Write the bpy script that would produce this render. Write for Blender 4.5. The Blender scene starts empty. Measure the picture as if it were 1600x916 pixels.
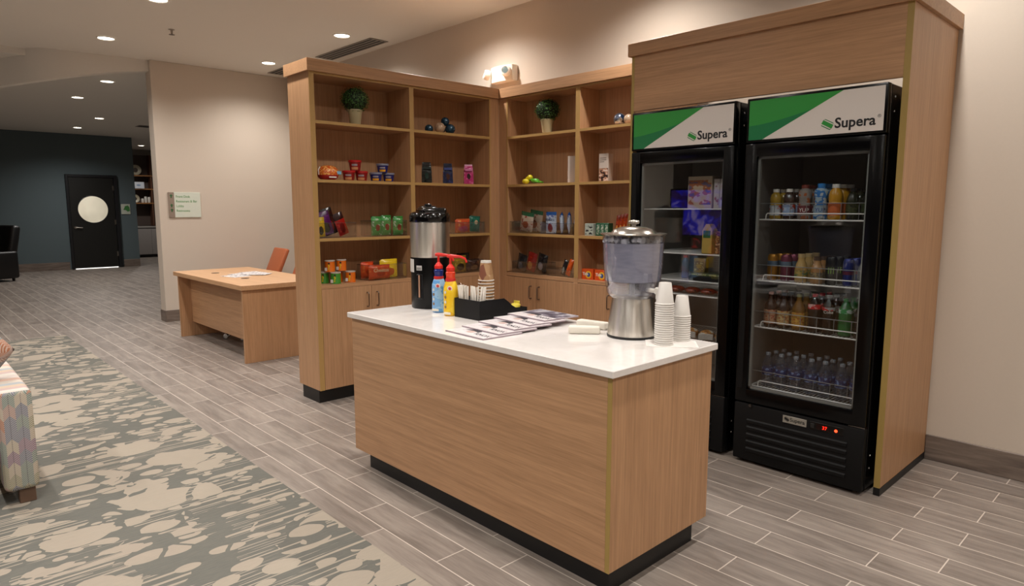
import bpy, bmesh, math, random
from mathutils import Vector, Matrix, noise
random.seed(7)
C = bpy.context.scene.collection
PI = math.pi

# ------------------------------------------------------------------ camera
R_ = Vector((0.687180, 0.726487, 0.0)); yaw, pitch, roll = -0.81320741, -0.12772758, -0.000382
ca, sa = math.cos(yaw), math.sin(yaw)
F_ = Vector((sa*math.cos(pitch), ca*math.cos(pitch), math.sin(pitch)))
r0 = Vector((ca, -sa, 0)); u0 = r0.cross(F_)
R_ = r0*math.cos(roll)+u0*math.sin(roll); U_ = -r0*math.sin(roll)+u0*math.cos(roll)
cam_d = bpy.data.cameras.new('camera'); cam = bpy.data.objects.new('camera', cam_d); C.objects.link(cam)
cam.matrix_world = Matrix(((R_.x, U_.x, -F_.x, 1.47386), (R_.y, U_.y, -F_.y, -1.90123), (R_.z, U_.z, -F_.z, 1.50378), (0, 0, 0, 1)))
cam_d.sensor_width = 36; cam_d.lens = 36*1035.77/1600; cam_d.clip_start = .05; cam_d.clip_end = 100
bpy.context.scene.camera = cam

# ------------------------------------------------------------------ world, exposure, light levels
w = bpy.data.worlds.new('world'); bpy.context.scene.world = w; w.use_nodes = True
w.node_tree.nodes['Background'].inputs[0].default_value = (.9, .85, .8, 1)
w.node_tree.nodes['Background'].inputs[1].default_value = .0
vs = bpy.context.scene.view_settings
vs.view_transform = 'Standard'; vs.look = 'None'; vs.gamma = 1; vs.use_curve_mapping = False
vs.exposure = 0.05
LAMP_W = 100.0            # downlight, main room
HALL_W = 150.0            # downlight, far hall
LAMP_COL = (1, .95, .90)
LAMP_GRID_X = [-7.15, -5.26, -3.38, -1.50, .38, 2.26]
LAMP_GRID_Y = [1.92, .08, -1.77, -3.6]
CEIL = 3.369; HALL_CEIL = 3.29

# ------------------------------------------------------------------ helpers
def lin(c):
    if isinstance(c, str):
        c = c.lstrip('#'); c = [int(c[i:i+2], 16)/255 for i in (0, 2, 4)]
        c = [x/12.92 if x <= .04045 else ((x+.055)/1.055)**2.4 for x in c]
    return (c[0], c[1], c[2], 1)
_m = {}
def M(name, col='#808080', rough=.5, metal=0, emit=None, es=0, coat=0, bump=None, spec=.5, alpha=None):
    if name in _m: return _m[name]
    m = bpy.data.materials.new(name); m.use_nodes = True; _m[name] = m
    b = m.node_tree.nodes['Principled BSDF']
    b.inputs['Base Color'].default_value = lin(col); b.inputs['Roughness'].default_value = rough
    b.inputs['Metallic'].default_value = metal; b.inputs['Specular IOR Level'].default_value = spec
    b.inputs['Coat Weight'].default_value = coat
    if emit: b.inputs['Emission Color'].default_value = lin(emit); b.inputs['Emission Strength'].default_value = es
    if bump:
        nt = m.node_tree; tc = nt.nodes.new('ShaderNodeTexCoord'); n = nt.nodes.new('ShaderNodeTexNoise'); n.inputs['Scale'].default_value = bump[0]
        bp = nt.nodes.new('ShaderNodeBump'); bp.inputs['Strength'].default_value = bump[1]; bp.inputs['Distance'].default_value = .01
        nt.links.new(tc.outputs['Object'], n.inputs[0]); nt.links.new(n.outputs[0], bp.inputs['Height']); nt.links.new(bp.outputs[0], b.inputs['Normal'])
    return m
class NT:
    def __init__(s, name):
        s.m = bpy.data.materials.new(name); s.m.use_nodes = True; s.t = s.m.node_tree; s.b = s.t.nodes['Principled BSDF']; _m[name] = s.m
    def n(s, t, **k):
        x = s.t.nodes.new('ShaderNode'+t)
        for a, v in k.items(): setattr(x, a, v)
        return x
    def l(s, a, b): s.t.links.new(a, b)
    def math(s, op, a, b=None, c=None):
        x = s.n('Math', operation=op)
        for i, v in enumerate((a, b, c)):
            if v is None: continue
            if isinstance(v, (int, float)): x.inputs[i].default_value = v
            else: s.l(v, x.inputs[i])
        return x.outputs[0]
    def mix(s, f, a, b):
        x = s.n('Mix', data_type='RGBA')
        for i, v in ((0, f), (6, a), (7, b)):
            if isinstance(v, (int, float)): x.inputs[i].default_value = v
            elif isinstance(v, (str, tuple)): x.inputs[i].default_value = lin(v)
            else: s.l(v, x.inputs[i])
        return x.outputs[2]
    def coord(s, which='Object', scale=(1, 1, 1), loc=(0, 0, 0)):
        tc = s.n('TexCoord'); mp = s.n('Mapping'); mp.inputs['Scale'].default_value = scale; mp.inputs['Location'].default_value = loc
        s.l(tc.outputs[which], mp.inputs[0]); return mp.outputs[0]
    def noise(s, vec, scale=1, detail=4, rough=.5, dist=0):
        x = s.n('TexNoise'); x.inputs['Scale'].default_value = scale; x.inputs['Detail'].default_value = detail; x.inputs['Roughness'].default_value = rough
        x.inputs['Distortion'].default_value = dist; s.l(vec, x.inputs['Vector']); return x.outputs[0]
    def ramp(s, f, stops, interp='LINEAR'):
        x = s.n('ValToRGB'); x.color_ramp.interpolation = interp; e = x.color_ramp.elements
        while len(e) < len(stops): e.new(.5)
        for i, (p, c) in enumerate(stops): e[i].position = p; e[i].color = lin(c)
        s.l(f, x.inputs[0]); return x.outputs[0]
    def bump(s, h, st=.2, d=.01):
        x = s.n('Bump'); x.inputs['Strength'].default_value = st; x.inputs['Distance'].default_value = d
        s.l(h, x.inputs['Height']); s.l(x.outputs[0], s.b.inputs['Normal'])
    def base(s, c): s.l(c, s.b.inputs['Base Color'])

def wood(name, axis, dark='#a1744f', light='#bb8a62', rough=.42):
    k = NT(name); ax = 'xyz'.index(axis)
    def g(across, along, det, dist=0):
        v = [across]*3; v[ax] = along; return k.noise(k.coord(scale=v), 1, det, .6, dist)
    a = g(75, 1.6, 4); b = g(14, .7, 3, .5); c = g(230, 7, 2)
    f = k.math('ADD', k.math('ADD', k.math('MULTIPLY', a, .48), k.math('MULTIPLY', b, .20)), k.math('MULTIPLY', c, .32))
    k.base(k.ramp(f, [(.36, dark), (.62, light)])); k.b.inputs['Roughness'].default_value = rough
    k.bump(c, .05, .002)
    return k.m
W_D, W_L = '#a27a57', '#c2966f'
WX = wood('oak_grain_x', 'x', W_D, W_L); WY = wood('oak_grain_y', 'y', W_D, W_L); WZ = wood('oak_grain_z', 'z', W_D, W_L)
EDGE = M('edge_band', '#b08c55', .45)
EDGE2 = M('edge_band_olive', '#a58a4c', .5)
BLK = M('black_kick', '#0c0c0d', .45)

def glassy(name, tint=(1, 1, 1), fac=.08, rough=.0, edge=.45, haze=0, hcol='#ffffff'):
    k = NT(name); t = k.t; t.nodes.remove(k.b)
    tr = k.n('BsdfTransparent'); tr.inputs[0].default_value = (*tint, 1)
    gl = k.n('BsdfGlossy'); gl.inputs['Roughness'].default_value = rough; gl.inputs[0].default_value = (1, 1, 1, 1)
    lw = k.n('LayerWeight'); lw.inputs[0].default_value = .35
    f = k.math('ADD', k.math('MULTIPLY', lw.outputs['Facing'], edge), fac)
    mx = k.n('MixShader'); k.l(f, mx.inputs[0]); k.l(tr.outputs[0], mx.inputs[1]); k.l(gl.outputs[0], mx.inputs[2])
    out = t.nodes['Material Output']; res = mx.outputs[0]
    if haze:
        df = k.n('BsdfDiffuse'); df.inputs[0].default_value = lin(hcol); m2 = k.n('MixShader'); m2.inputs[0].default_value = haze
        k.l(res, m2.inputs[1]); k.l(df.outputs[0], m2.inputs[2]); res = m2.outputs[0]
    k.l(res, out.inputs[0]); return k.m

class MB:
    def __init__(s): s.bm = bmesh.new()
    def _faces(s, vs_, fs, mi=0):
        V = [s.bm.verts.new(v) for v in vs_]; out = []
        for f in fs:
            try: g = s.bm.faces.new([V[i] for i in f]); g.material_index = mi; out.append(g)
            except ValueError: pass
        return V, out
    def box(s, x0, x1, y0, y1, z0, z1, bev=0, mi=0, seg=1):
        x0, x1 = sorted((x0, x1)); y0, y1 = sorted((y0, y1)); z0, z1 = sorted((z0, z1))
        V, Fs = s._faces([(x0, y0, z0), (x1, y0, z0), (x1, y1, z0), (x0, y1, z0), (x0, y0, z1), (x1, y0, z1), (x1, y1, z1), (x0, y1, z1)],
                         [(0, 3, 2, 1), (4, 5, 6, 7), (0, 1, 5, 4), (1, 2, 6, 5), (2, 3, 7, 6), (3, 0, 4, 7)], mi)
        if bev:
            es = list({e for f in Fs for e in f.edges})
            bmesh.ops.bevel(s.bm, geom=es, offset=bev, segments=seg, affect='EDGES', profile=.5)
        return s
    def lathe(s, prof, seg=28, c=(0, 0, 0), axis='z', mi=0, sx=1, sy=1):
        rings = []
        def pt(r, z, a):
            x, y = r*math.cos(a)*sx, r*math.sin(a)*sy
            if axis == 'z': return (c[0]+x, c[1]+y, c[2]+z)
            if axis == 'y': return (c[0]+x, c[1]+z, c[2]-y)
            return (c[0]+z, c[1]+x, c[2]+y)
        for r, z in prof:
            if r < 1e-6: rings.append([s.bm.verts.new(pt(0, z, 0))])
            else: rings.append([s.bm.verts.new(pt(r, z, 2*PI*i/seg)) for i in range(seg)])
        for a, b in zip(rings, rings[1:]):
            for i in range(seg):
                j = (i+1) % seg
                if len(a) == 1 and len(b) == 1: continue
                if len(a) == 1: f = (a[0], b[j], b[i])
                elif len(b) == 1: f = (a[i], a[j], b[0])
                else: f = (a[i], a[j], b[j], b[i])
                g = s.bm.faces.new(f); g.material_index = mi
        return s
    def tube(s, pts, r, seg=8, closed=False, mi=0):
        pts = [Vector(p) for p in pts]; rings = []; n = len(pts); up = None
        for i, p in enumerate(pts):
            if closed: d = (pts[(i+1) % n]-pts[i-1])
            else: d = (pts[min(i+1, n-1)]-pts[max(i-1, 0)])
            d.normalize()
            if up is None: up = Vector((0, 0, 1)) if abs(d.z) < .9 else Vector((1, 0, 0))
            a = d.cross(up); 
            if a.length < 1e-4: a = d.orthogonal()
            a.normalize(); b = a.cross(d).normalized(); up = b if not closed else up
            rr = r[i] if isinstance(r, (list, tuple)) else r
            rings.append([s.bm.verts.new(p+a*rr*math.cos(2*PI*k/seg)+b*rr*math.sin(2*PI*k/seg)) for k in range(seg)])
        rng = range(n if closed else n-1)
        for i in rng:
            A, B = rings[i], rings[(i+1) % n]
            for k in range(seg):
                g = s.bm.faces.new((A[k], A[(k+1) % seg], B[(k+1) % seg], B[k])); g.material_index = mi
        if not closed:
            s.bm.faces.new(rings[0][::-1]).material_index = mi; s.bm.faces.new(rings[-1]).material_index = mi
        return s
    def prism(s, poly, axis, a, b, mi=0):
        def pt(u, v, w): return {'x': (w, u, v), 'y': (u, w, v), 'z': (u, v, w)}[axis]
        n = len(poly); V = [s.bm.verts.new(pt(u, v, a)) for u, v in poly]+[s.bm.verts.new(pt(u, v, b)) for u, v in poly]
        fs = [V[:n][::-1], V[n:]]+[[V[i], V[(i+1) % n], V[n+(i+1) % n], V[n+i]] for i in range(n)]
        for f in fs: s.bm.faces.new(f).material_index = mi
        return s
    def ell(s, c, rx, ry, rz, seg=16, rings=10, mi=0):
        prof = [(math.sin(PI*i/rings), -math.cos(PI*i/rings)) for i in range(rings+1)]
        prof[0] = (0, -1); prof[-1] = (0, 1); n0 = len(s.bm.verts)
        s.lathe(prof, seg, mi=mi); s.bm.verts.ensure_lookup_table()
        for v in s.bm.verts[n0:]: v.co = Vector((c[0]+v.co.x*rx, c[1]+v.co.y*ry, c[2]+v.co.z*rz))
        return s
    def quad(s, a, b, c, d, mi=0): s._faces([a, b, c, d], [(0, 1, 2, 3)], mi); return s
    def xf(s, mat, n0=0):
        s.bm.verts.ensure_lookup_table()
        for v in s.bm.verts[n0:]: v.co = mat @ v.co
        return s
    def build(s, name, mat, parent=None, loc=(0, 0, 0), rot=(0, 0, 0), ang=35, smooth=True):
        bmesh.ops.recalc_face_normals(s.bm, faces=s.bm.faces)
        if smooth:
            for f in s.bm.faces: f.smooth = True
            for e in s.bm.edges:
                if len(e.link_faces) == 2 and e.calc_face_angle(0) > math.radians(ang): e.smooth = False
        me = bpy.data.meshes.new(name); s.bm.to_mesh(me); s.bm.free()
        for m in (mat if isinstance(mat, (list, tuple)) else [mat]): me.materials.append(m)
        o = bpy.data.objects.new(name, me); C.objects.link(o); o.location = loc; o.rotation_euler = rot
        if parent: o.parent = parent
        return o
def thing(name, label, cat, loc=(0, 0, 0), rz=0, group=None, rot=None):
    o = bpy.data.objects.new(name, None); C.objects.link(o); o.location = loc; o.rotation_euler = rot or (0, 0, rz); o.empty_display_size = .05
    return tag(o, label, cat, group)
def tag(o, label, cat, group=None, kind=None):
    o['label'] = label; o['category'] = cat
    if group: o['group'] = group
    if kind: o['kind'] = kind
    return o
def struct(o, label=None):
    o['kind'] = 'structure'
    if label: o['label'] = label
    return o
def dup(root, loc, rz=None, label=None, group=None, rot=None):
    r = root.copy(); C.objects.link(r); r.location = loc
    if rz is not None: r.rotation_euler = (0, 0, rz)
    if rot: r.rotation_euler = rot
    if label: r['label'] = label
    if group: r['group'] = group
    for ch in list(root.children):
        c = ch.copy(); C.objects.link(c); c.parent = r
        for g in list(ch.children):
            d = g.copy(); C.objects.link(d); d.parent = c
    return r
class Kind:
    """first placing moves the prototype, the next ones copy it"""
    def __init__(s, o): s.o = o; s.used = False
    def put(s, loc, rz=0, label=None, group=None, rot=None):
        if not s.used:
            s.used = True; o = s.o; o.location = loc; o.rotation_euler = rot or (0, 0, rz)
            if label: o['label'] = label
            if group: o['group'] = group
            return o
        return dup(s.o, loc, rz, label, group, rot)
def text(s, size, mat, parent, loc, rot=(PI/2, 0, 0), name='lettering', bold=.0, wrap=0, align='LEFT', sx=1, ext=.0004, shear=0):
    cu = bpy.data.curves.new('t', 'FONT'); cu.body = s; cu.size = size; cu.extrude = ext; cu.offset = bold; cu.align_x = align; cu.resolution_u = 3; cu.shear = shear
    t = bpy.data.objects.new('t', cu); C.objects.link(t); bpy.context.view_layer.update()
    me = bpy.data.meshes.new_from_object(t); C.objects.unlink(t); bpy.data.objects.remove(t)
    me.name = name
    for v in me.vertices:
        v.co.x *= sx
        if wrap:
            a = v.co.x/wrap; y, z = v.co.y, v.co.z
            v.co = Vector(((wrap+z)*math.sin(a), y, (wrap+z)*math.cos(a)-wrap))
    me.materials.clear(); me.materials.append(mat)
    o = bpy.data.objects.new(name, me); C.objects.link(o); o.location = loc; o.rotation_euler = rot
    if parent: o.parent = parent
    return o

# ------------------------------------------------------------------ surfaces of the room
def plaster(name, col, var=.04):
    k = NT(name); n = k.noise(k.coord(scale=(1, 1, 1)), 90, 3, .6); c = lin(col)
    d = tuple(x*(1-var) for x in c[:3])
    k.base(k.mix(n, d, tuple(c[:3]))); k.b.inputs['Roughness'].default_value = .85; k.b.inputs['Specular IOR Level'].default_value = .25
    k.bump(n, .08, .003); return k.m
WALL = plaster('wall_paint', '#cec2b4'); CEILM = plaster('ceiling_paint', '#dedad2'); BLUEM = plaster('blue_paint', '#5b676b')
HALLM = plaster('hall_paint', '#9a948e')

def floor_mat():
    k = NT('wood_look_tile'); pos = k.coord('Object')
    br = k.n('TexBrick'); br.offset = .354; br.offset_frequency = 2; br.squash = 1
    mp = k.n('Mapping'); tc = k.n('TexCoord'); k.l(tc.outputs['Object'], mp.inputs[0]); mp.inputs['Location'].default_value = FLOOR_SHIFT
    k.l(mp.outputs[0], br.inputs['Vector'])
    br.inputs['Scale'].default_value = 1; br.inputs['Brick Width'].default_value = .638; br.inputs['Row Height'].default_value = .1622
    br.inputs['Mortar Size'].default_value = .0026; br.inputs['Mortar Smooth'].default_value = .1; br.inputs['Bias'].default_value = 0
    br.inputs['Color1'].default_value = (0, 0, 0, 1); br.inputs['Color2'].default_value = (1, 1, 1, 1); br.inputs['Mortar'].default_value = (.5, .5, .5, 1)
    sep = k.n('SeparateColor'); k.l(br.outputs['Color'], sep.inputs[0]); rnd = sep.outputs[0]
    # grain shifted per plank
    add = k.n('VectorMath', operation='ADD'); cmb = k.n('CombineXYZ'); k.l(k.math('MULTIPLY', rnd, 37.0), cmb.inputs[2]); k.l(k.math('MULTIPLY', rnd, 11.0), cmb.inputs[0])
    k.l(pos, add.inputs[0]); k.l(cmb.outputs[0], add.inputs[1])
    def sc(v):
        m = k.n('Mapping'); m.inputs['Scale'].default_value = v; k.l(add.outputs[0], m.inputs[0]); return m.outputs[0]
    g1 = k.noise(sc((2.2, 30, 1)), 1, 6, .6, .6); g2 = k.noise(sc((1.6, 6, 1)), 1, 3, .5, 1.2); g3 = k.noise(sc((12, 140, 1)), 1, 2, .5)
    f = k.math('ADD', k.math('ADD', k.math('MULTIPLY', g1, .42), k.math('MULTIPLY', g2, .42)), k.math('MULTIPLY', g3, .16))
    col = k.ramp(f, [(.34, '#6b625a'), (.48, '#80766e'), (.62, '#93897f')])
    hs = k.n('HueSaturation'); k.l(col, hs.inputs['Color']); k.l(k.math('ADD', k.math('MULTIPLY', rnd, .14), .93), hs.inputs['Value'])
    fin = k.mix(br.outputs['Fac'], hs.outputs[0], '#c4b9ad')
    k.base(fin); k.l(k.math('ADD', k.math('MULTIPLY', g1, .2), .34), k.b.inputs['Roughness']); k.b.inputs['Specular IOR Level'].default_value = .4
    k.bump(k.math('SUBTRACT', k.math('MULTIPLY', g1, .15), k.math('MULTIPLY', br.outputs['Fac'], .5)), .25, .004)
    return k.m
# rows start at y = .67-n*.1622 ; even rows joints at x = .175 (mod .638), odd rows at .402
FLOOR_SHIFT = (-.176+.638*40, -.67+.1622*40, 0)
FLOORM = floor_mat()
def base_mat():
    k = NT('baseboard_tile'); g = k.noise(k.coord(scale=(3, 3, 30)), 1, 5, .6, .5)
    k.base(k.ramp(g, [(.3, '#5b4f48'), (.7, '#86786d')])); k.b.inputs['Roughness'].default_value = .45; return k.m
BASEM = base_mat()
def rug_mat():
    k = NT('patterned_rug')
    # everything is drawn out along y
    warp = k.noise(k.coord(scale=(5, 1.6, 1)), 1, 3, .5)
    def vor(sx, sy, off, th):
        v = k.n('TexVoronoi'); v.feature = 'F1'; v.distance = 'EUCLIDEAN'; v.inputs['Scale'].default_value = 1; v.inputs['Randomness'].default_value = 1
        a = k.n('VectorMath', operation='ADD'); cm = k.n('CombineXYZ'); k.l(k.math('MULTIPLY', warp, .9), cm.inputs[0]); k.l(k.math('MULTIPLY', warp, .5), cm.inputs[1])
        k.l(k.coord(scale=(sx, sy, .001), loc=(off, off*.7, 0)), a.inputs[0]); k.l(cm.outputs[0], a.inputs[1]); k.l(a.outputs[0], v.inputs['Vector'])
        return k.math('LESS_THAN', v.outputs['Distance'], th)
    def cells(sx, sy, off, gap, rag):
        v = k.n('TexVoronoi'); v.feature = 'DISTANCE_TO_EDGE'; v.inputs['Scale'].default_value = 1; v.inputs['Randomness'].default_value = 1
        w_ = k.n('TexVoronoi'); w_.feature = 'F1'; w_.inputs['Scale'].default_value = 1; w_.inputs['Randomness'].default_value = 1
        a_ = k.n('VectorMath', operation='ADD'); cm = k.n('CombineXYZ'); k.l(k.math('MULTIPLY', warp, .55), cm.inputs[0]); k.l(k.math('MULTIPLY', warp, .4), cm.inputs[1])
        k.l(k.coord(scale=(sx, sy, .001), loc=(off, off*.7, 0)), a_.inputs[0]); k.l(cm.outputs[0], a_.inputs[1])
        k.l(a_.outputs[0], v.inputs['Vector']); k.l(a_.outputs[0], w_.inputs['Vector'])
        sp = k.n('SeparateColor'); k.l(w_.outputs['Color'], sp.inputs[0])
        # round pebble: near its centre and clear of the cell edge; some cells stay empty
        rd = k.math('LESS_THAN', w_.outputs['Distance'], k.math('ADD', k.math('MULTIPLY', sp.outputs[0], .28), .24))
        ed = k.math('GREATER_THAN', v.outputs['Distance'], gap)
        return k.math('MULTIPLY', rd, ed)
    zone = k.noise(k.coord(scale=(.95, .9, 1), loc=(3.1, 1.7, 0)), 1, 2, .5)
    big = k.math('MULTIPLY', cells(3.6, 2.7, 2.3, .03, .1), k.math('GREATER_THAN', zone, .48)); med = cells(8.0, 5.0, 7.1, .04, .1); sml = cells(13, 8, 4.4, .045, .1)
    zsel = k.math('GREATER_THAN', k.noise(k.coord(scale=(1.3, 1.2, 1), loc=(7, 2, 0)), 1, 2, .5), .5)
    peb = k.math('ADD', k.math('MULTIPLY', zsel, med), k.math('MULTIPLY', k.math('SUBTRACT', 1.0, zsel), sml))
    lines = k.noise(k.coord(scale=(60, 1.1, 1)), 1, 3, .55, .15); st = k.math('GREATER_THAN', lines, .55)
    stz = k.math('MULTIPLY', st, k.math('GREATER_THAN', k.noise(k.coord(scale=(3.2, 2.2, 1), loc=(1, 8, 0)), 1, 2), .50))
    blobn = k.math('GREATER_THAN', k.math('ADD', k.noise(k.coord(scale=(4.4, 3.4, 1), loc=(9, 4, 0)), 1, 3, .5, .3), k.math('MULTIPLY', zone, .8)), 1.02)
    mask = k.math('MAXIMUM', k.math('MAXIMUM', peb, big), k.math('MAXIMUM', stz, blobn))
    pile = k.noise(k.coord(scale=(130, 14, 1)), 1, 3, .6)
    hue = k.noise(k.coord(scale=(1.6, 1.2, 1), loc=(5, 5, 0)), 1, 3, .6)
    light = k.mix(hue, '#9f9386', '#a39b8c'); dark = k.mix(hue, '#696963', '#5e5f5b')
    c = k.mix(mask, dark, light)
    c2 = k.mix(k.math('MULTIPLY', k.math('SUBTRACT', pile, .25), .55), c, '#8a8378')
    k.base(c2); k.b.inputs['Roughness'].default_value = .95; k.b.inputs['Specular IOR Level'].default_value = .1
    k.bump(k.math('ADD', k.math('MULTIPLY', mask, .3), pile), .5, .006); return k.m

# ------------------------------------------------------------------ the setting
YB = 2.56
struct(MB().box(-22, 3.7, -5.1, 5.2, -.1, 0).build('floor', FLOORM))
main = [(3.7, -5.1), (3.7, 2.7), (-8.1, 2.7), (-8.06, .74), (-8.09, .38), (-8.14, -.01), (-8.19, -.39), (-8.42, -.54), (-8.73, -.69), (-9.3, -.96), (-10.5, -1.6), (-11.5, -5.1)]
struct(MB().prism(main, 'z', CEIL, CEIL+.12).build('ceiling', CEILM, smooth=False))
struct(MB().box(-22, -8.0, -5.1, 5.2, HALL_CEIL+.1, HALL_CEIL+.2).build('ceiling', CEILM, smooth=False))
struct(MB().box(-22, -8.35, -5.1, 5.2, HALL_CEIL, HALL_CEIL+.1).build('ceiling', CEILM, smooth=False))
# curved header between room and hall
edge = main[3:11]; zb = [3.235, 3.185, 3.10, 3.0, 2.98, 2.97, 2.95, 2.9]
bm = MB(); top = []; 
import itertools
def offp(p, d=.12): return (p[0]-d, p[1]+d*.25)
for i in range(len(edge)-1):
    a, b = edge[i], edge[i+1]; za, zb_ = zb[i], zb[i+1]; a2, b2 = offp(a), offp(b)
    T = CEIL
    bm.quad((a[0], a[1], za), (b[0], b[1], zb_), (b[0], b[1], T), (a[0], a[1], T))
    bm.quad((a2[0], a2[1], za), (a2[0], a2[1], T), (b2[0], b2[1], T), (b2[0], b2[1], zb_))
    bm.quad((a[0], a[1], za), (a2[0], a2[1], za), (b2[0], b2[1], zb_), (b[0], b[1], zb_))
bmesh.ops.remove_doubles(bm.bm, verts=bm.bm.verts, dist=.0005)
struct(bm.build('trim_1', CEILM, ang=60), 'curved header')
struct(MB().box(-8.0, 3.7, YB, YB+.12, 0, CEIL).build('wall_back', WALL, smooth=False))
struct(MB().box(-8.2, -8.0, .74, YB+.12, 0, CEIL, .004).build('wall_left', WALL))
struct(MB().box(3.6, 3.72, -5.1, YB, 0, CEIL).build('wall_right', WALL, smooth=False))
struct(MB().box(-22, 3.7, -5.22, -5.1, 0, CEIL).build('wall_front', WALL, smooth=False))
struct(MB().box(-18.0, -17.8, -5.1, 2.93, 0, HALL_CEIL).build('wall_far', BLUEM, smooth=False))
struct(MB().box(-21.8, -21.6, -5.1, 5.2, 0, HALL_CEIL).build('wall_niche', HALLM, smooth=False))
struct(MB().box(-21.8, -8.2, 5.1, 5.22, 0, HALL_CEIL).build('wall_hall', HALLM, smooth=False))
def bb(name, *a): return struct(MB().box(*a, .003).build(name, BASEM))
bb('baseboard_back', .389, 3.6, YB-.012, YB, 0, .152); bb('baseboard_back', -8.0, -3.5, YB-.012, YB, 0, .152)
bb('baseboard_left', -8.0, -7.988, .74, YB-.012, 0, .152); bb('baseboard_left', -8.2, -8.0, .728, .74, 0, .152)
bb('baseboard_left', -8.212, -8.2, .74, YB+.1, 0, .152)
bb('baseboard_far', -17.8, -17.786, -5.1, 1.38, 0, .19); bb('baseboard_far', -17.8, -17.786, 2.55, 2.93, 0, .19)
bb('baseboard_right', 3.588, 3.6, -5.1, YB-.012, 0, .152)

rug = MB().box(-7.8, 2.6, -4.2, -.43, .0005, .009, .002).build('rug', rug_mat())
tag(rug, 'long beige and grey patterned area rug with pebble shapes and streaks on the tile floor', 'rug')

# far door
door = struct(thing('door_1', 'black door', 'door', (-17.8, 1.95, 0)), 'black flush door with round lit window in blue wall'); del door['category']
DB = M('door_black', '#11110f', .45); DFR = M('door_frame', '#15161a', .4); STEEL = M('brushed_steel', '#9a958e', .32, 1)
MB().box(.002, .05, -.48, .48, .02, 2.25, .004).build('door_panel', DB, door)
bm = MB(); bm.box(0, .07, -.54, -.485, 0, 2.32, .004); bm.box(0, .07, .485, .57, 0, 2.32, .004); bm.box(0, .07, -.485, .485, 2.255, 2.32, .004)
bm.build('door_frame', DFR, door)
bm = MB(); ring = [(.048, .33*math.cos(a), 1.47+.335*math.sin(a)) for a in [2*PI*i/48 for i in range(48)]]; bm.tube(ring, .012, 8, closed=True)
bm.build('window_ring', DFR, door)
def frosted():
    k = NT('frosted_lit_glass'); n = k.noise(k.coord(scale=(1, 1.6, 1.2)), 1, 2, .5)
    c = k.ramp(n, [(.3, '#b3ab97'), (.7, '#d8cfba')]); k.base(c); k.l(c, k.b.inputs['Emission Color']); k.b.inputs['Emission Strength'].default_value = .72
    k.b.inputs['Roughness'].default_value = .4; return k.m
MB().lathe([(0, 0), (.33, 0), (.33, .004), (0, .004)], 48, (.05, 0, 1.47), 'x').build('window_pane', frosted(), door)
bm = MB(); bm.lathe([(0, 0), (.035, 0), (.035, .015), (0, .015)], 20, (.05, -.40, 1.03), 'x'); bm.tube([(.07, -.40, 1.03), (.085, -.40, 1.03), (.088, -.37, 1.03), (.088, -.26, 1.02)], .012)
bm.build('door_handle', STEEL, door)
for z in (.35, 1.15, 2.0): MB().box(.05, .058, .45, .49, z-.06, z+.06, .002).build('hinge', STEEL, door)
MB().box(.004, .052, -.46, .46, .004, .018).build('light_gap', M('gap_light', '#ffffff', .5, emit='#f4f1ea', es=1.6), door)
sgn = thing('wall_sign', 'small white wall plaque with green map shape, right of the black door', 'sign', (-17.795, 2.68, 1.48))
MB().box(0, .015, -.105, .105, -.135, .125, .004).build('plate', M('plaque', '#b9bdb0', .5), sgn)
bm = MB(); bm.prism([(-.02, .07), (.05, .09), (.085, .04), (.09, -.05), (.04, -.07), (0, -.03), (-.06, -.02), (-.03, .03)], 'x', .0152, .018)
bm.build('map_shape', M('sign_green_dull', '#3f7a3f', .5), sgn)

# ------------------------------------------------------------------ downlights
LENS = M('lamp_lens', '#ffffff', .5, emit='#fff6e6', es=9); RING = M('lamp_ring', '#d8d2c8', .5)
def downlight(x, y, z, watt, label, name='ceiling_light', size=148):
    t = thing(name, label, 'ceiling light', (x, y, z), group='recessed round downlights')
    MB().lathe([(.098, -.0015), (.098, -.007), (.086, -.010), (.078, -.004), (.078, -.0015)], 40).build('trim_ring', RING, t)
    MB().lathe([(0, -.004), (.078, -.004), (.078, -.002), (0, -.002)], 40).build('lens', LENS, t)
    l = bpy.data.lights.new('lamp', 'SPOT'); l.energy = watt; l.spot_size = math.radians(size); l.spot_blend = .9; l.shadow_soft_size = .06; l.color = LAMP_COL
    o = bpy.data.objects.new('lamp', l); C.objects.link(o); o.parent = t; o.location = (0, 0, -.03)
    return t
names = {(0, 0): 'round downlight in front of the sign wall, near the black ceiling vents', (1, 0): 'round downlight above the left bookcase, beside the long slot vent',
         (0, 1): 'round downlight nearest the curved ceiling header', (1, 1): 'round downlight cut off by the top edge of the photo at left'}
for i, x in enumerate(LAMP_GRID_X):
    for j, y in enumerate(LAMP_GRID_Y):
        lab = names.get((i, j), 'round ceiling downlight outside the photo, row %s from the back wall' % ['one', 'two', 'three', 'four'][j])
        downlight(x, y, CEIL, LAMP_W, lab)
hall = [(-9.53, .60, 'first hall downlight beyond the curved header, nearest to us'), (-11.43, .59, 'second hall downlight beyond the header, left of the first'),
        (-14.1, 1.45, 'third hall downlight, upper one of the two nearest the blue wall'), (-16.2, 1.46, 'hall downlight closest to the blue wall above the black door')]
for x, y, lab in hall: downlight(x, y, HALL_CEIL, HALL_W, lab)
downlight(-20.0, 3.72, HALL_CEIL, 110, 'tiny downlight above the far drinks niche')
VB = M('vent_dark', '#1a1816', .6); VF = M('vent_frame', '#8d8780', .5)
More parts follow.
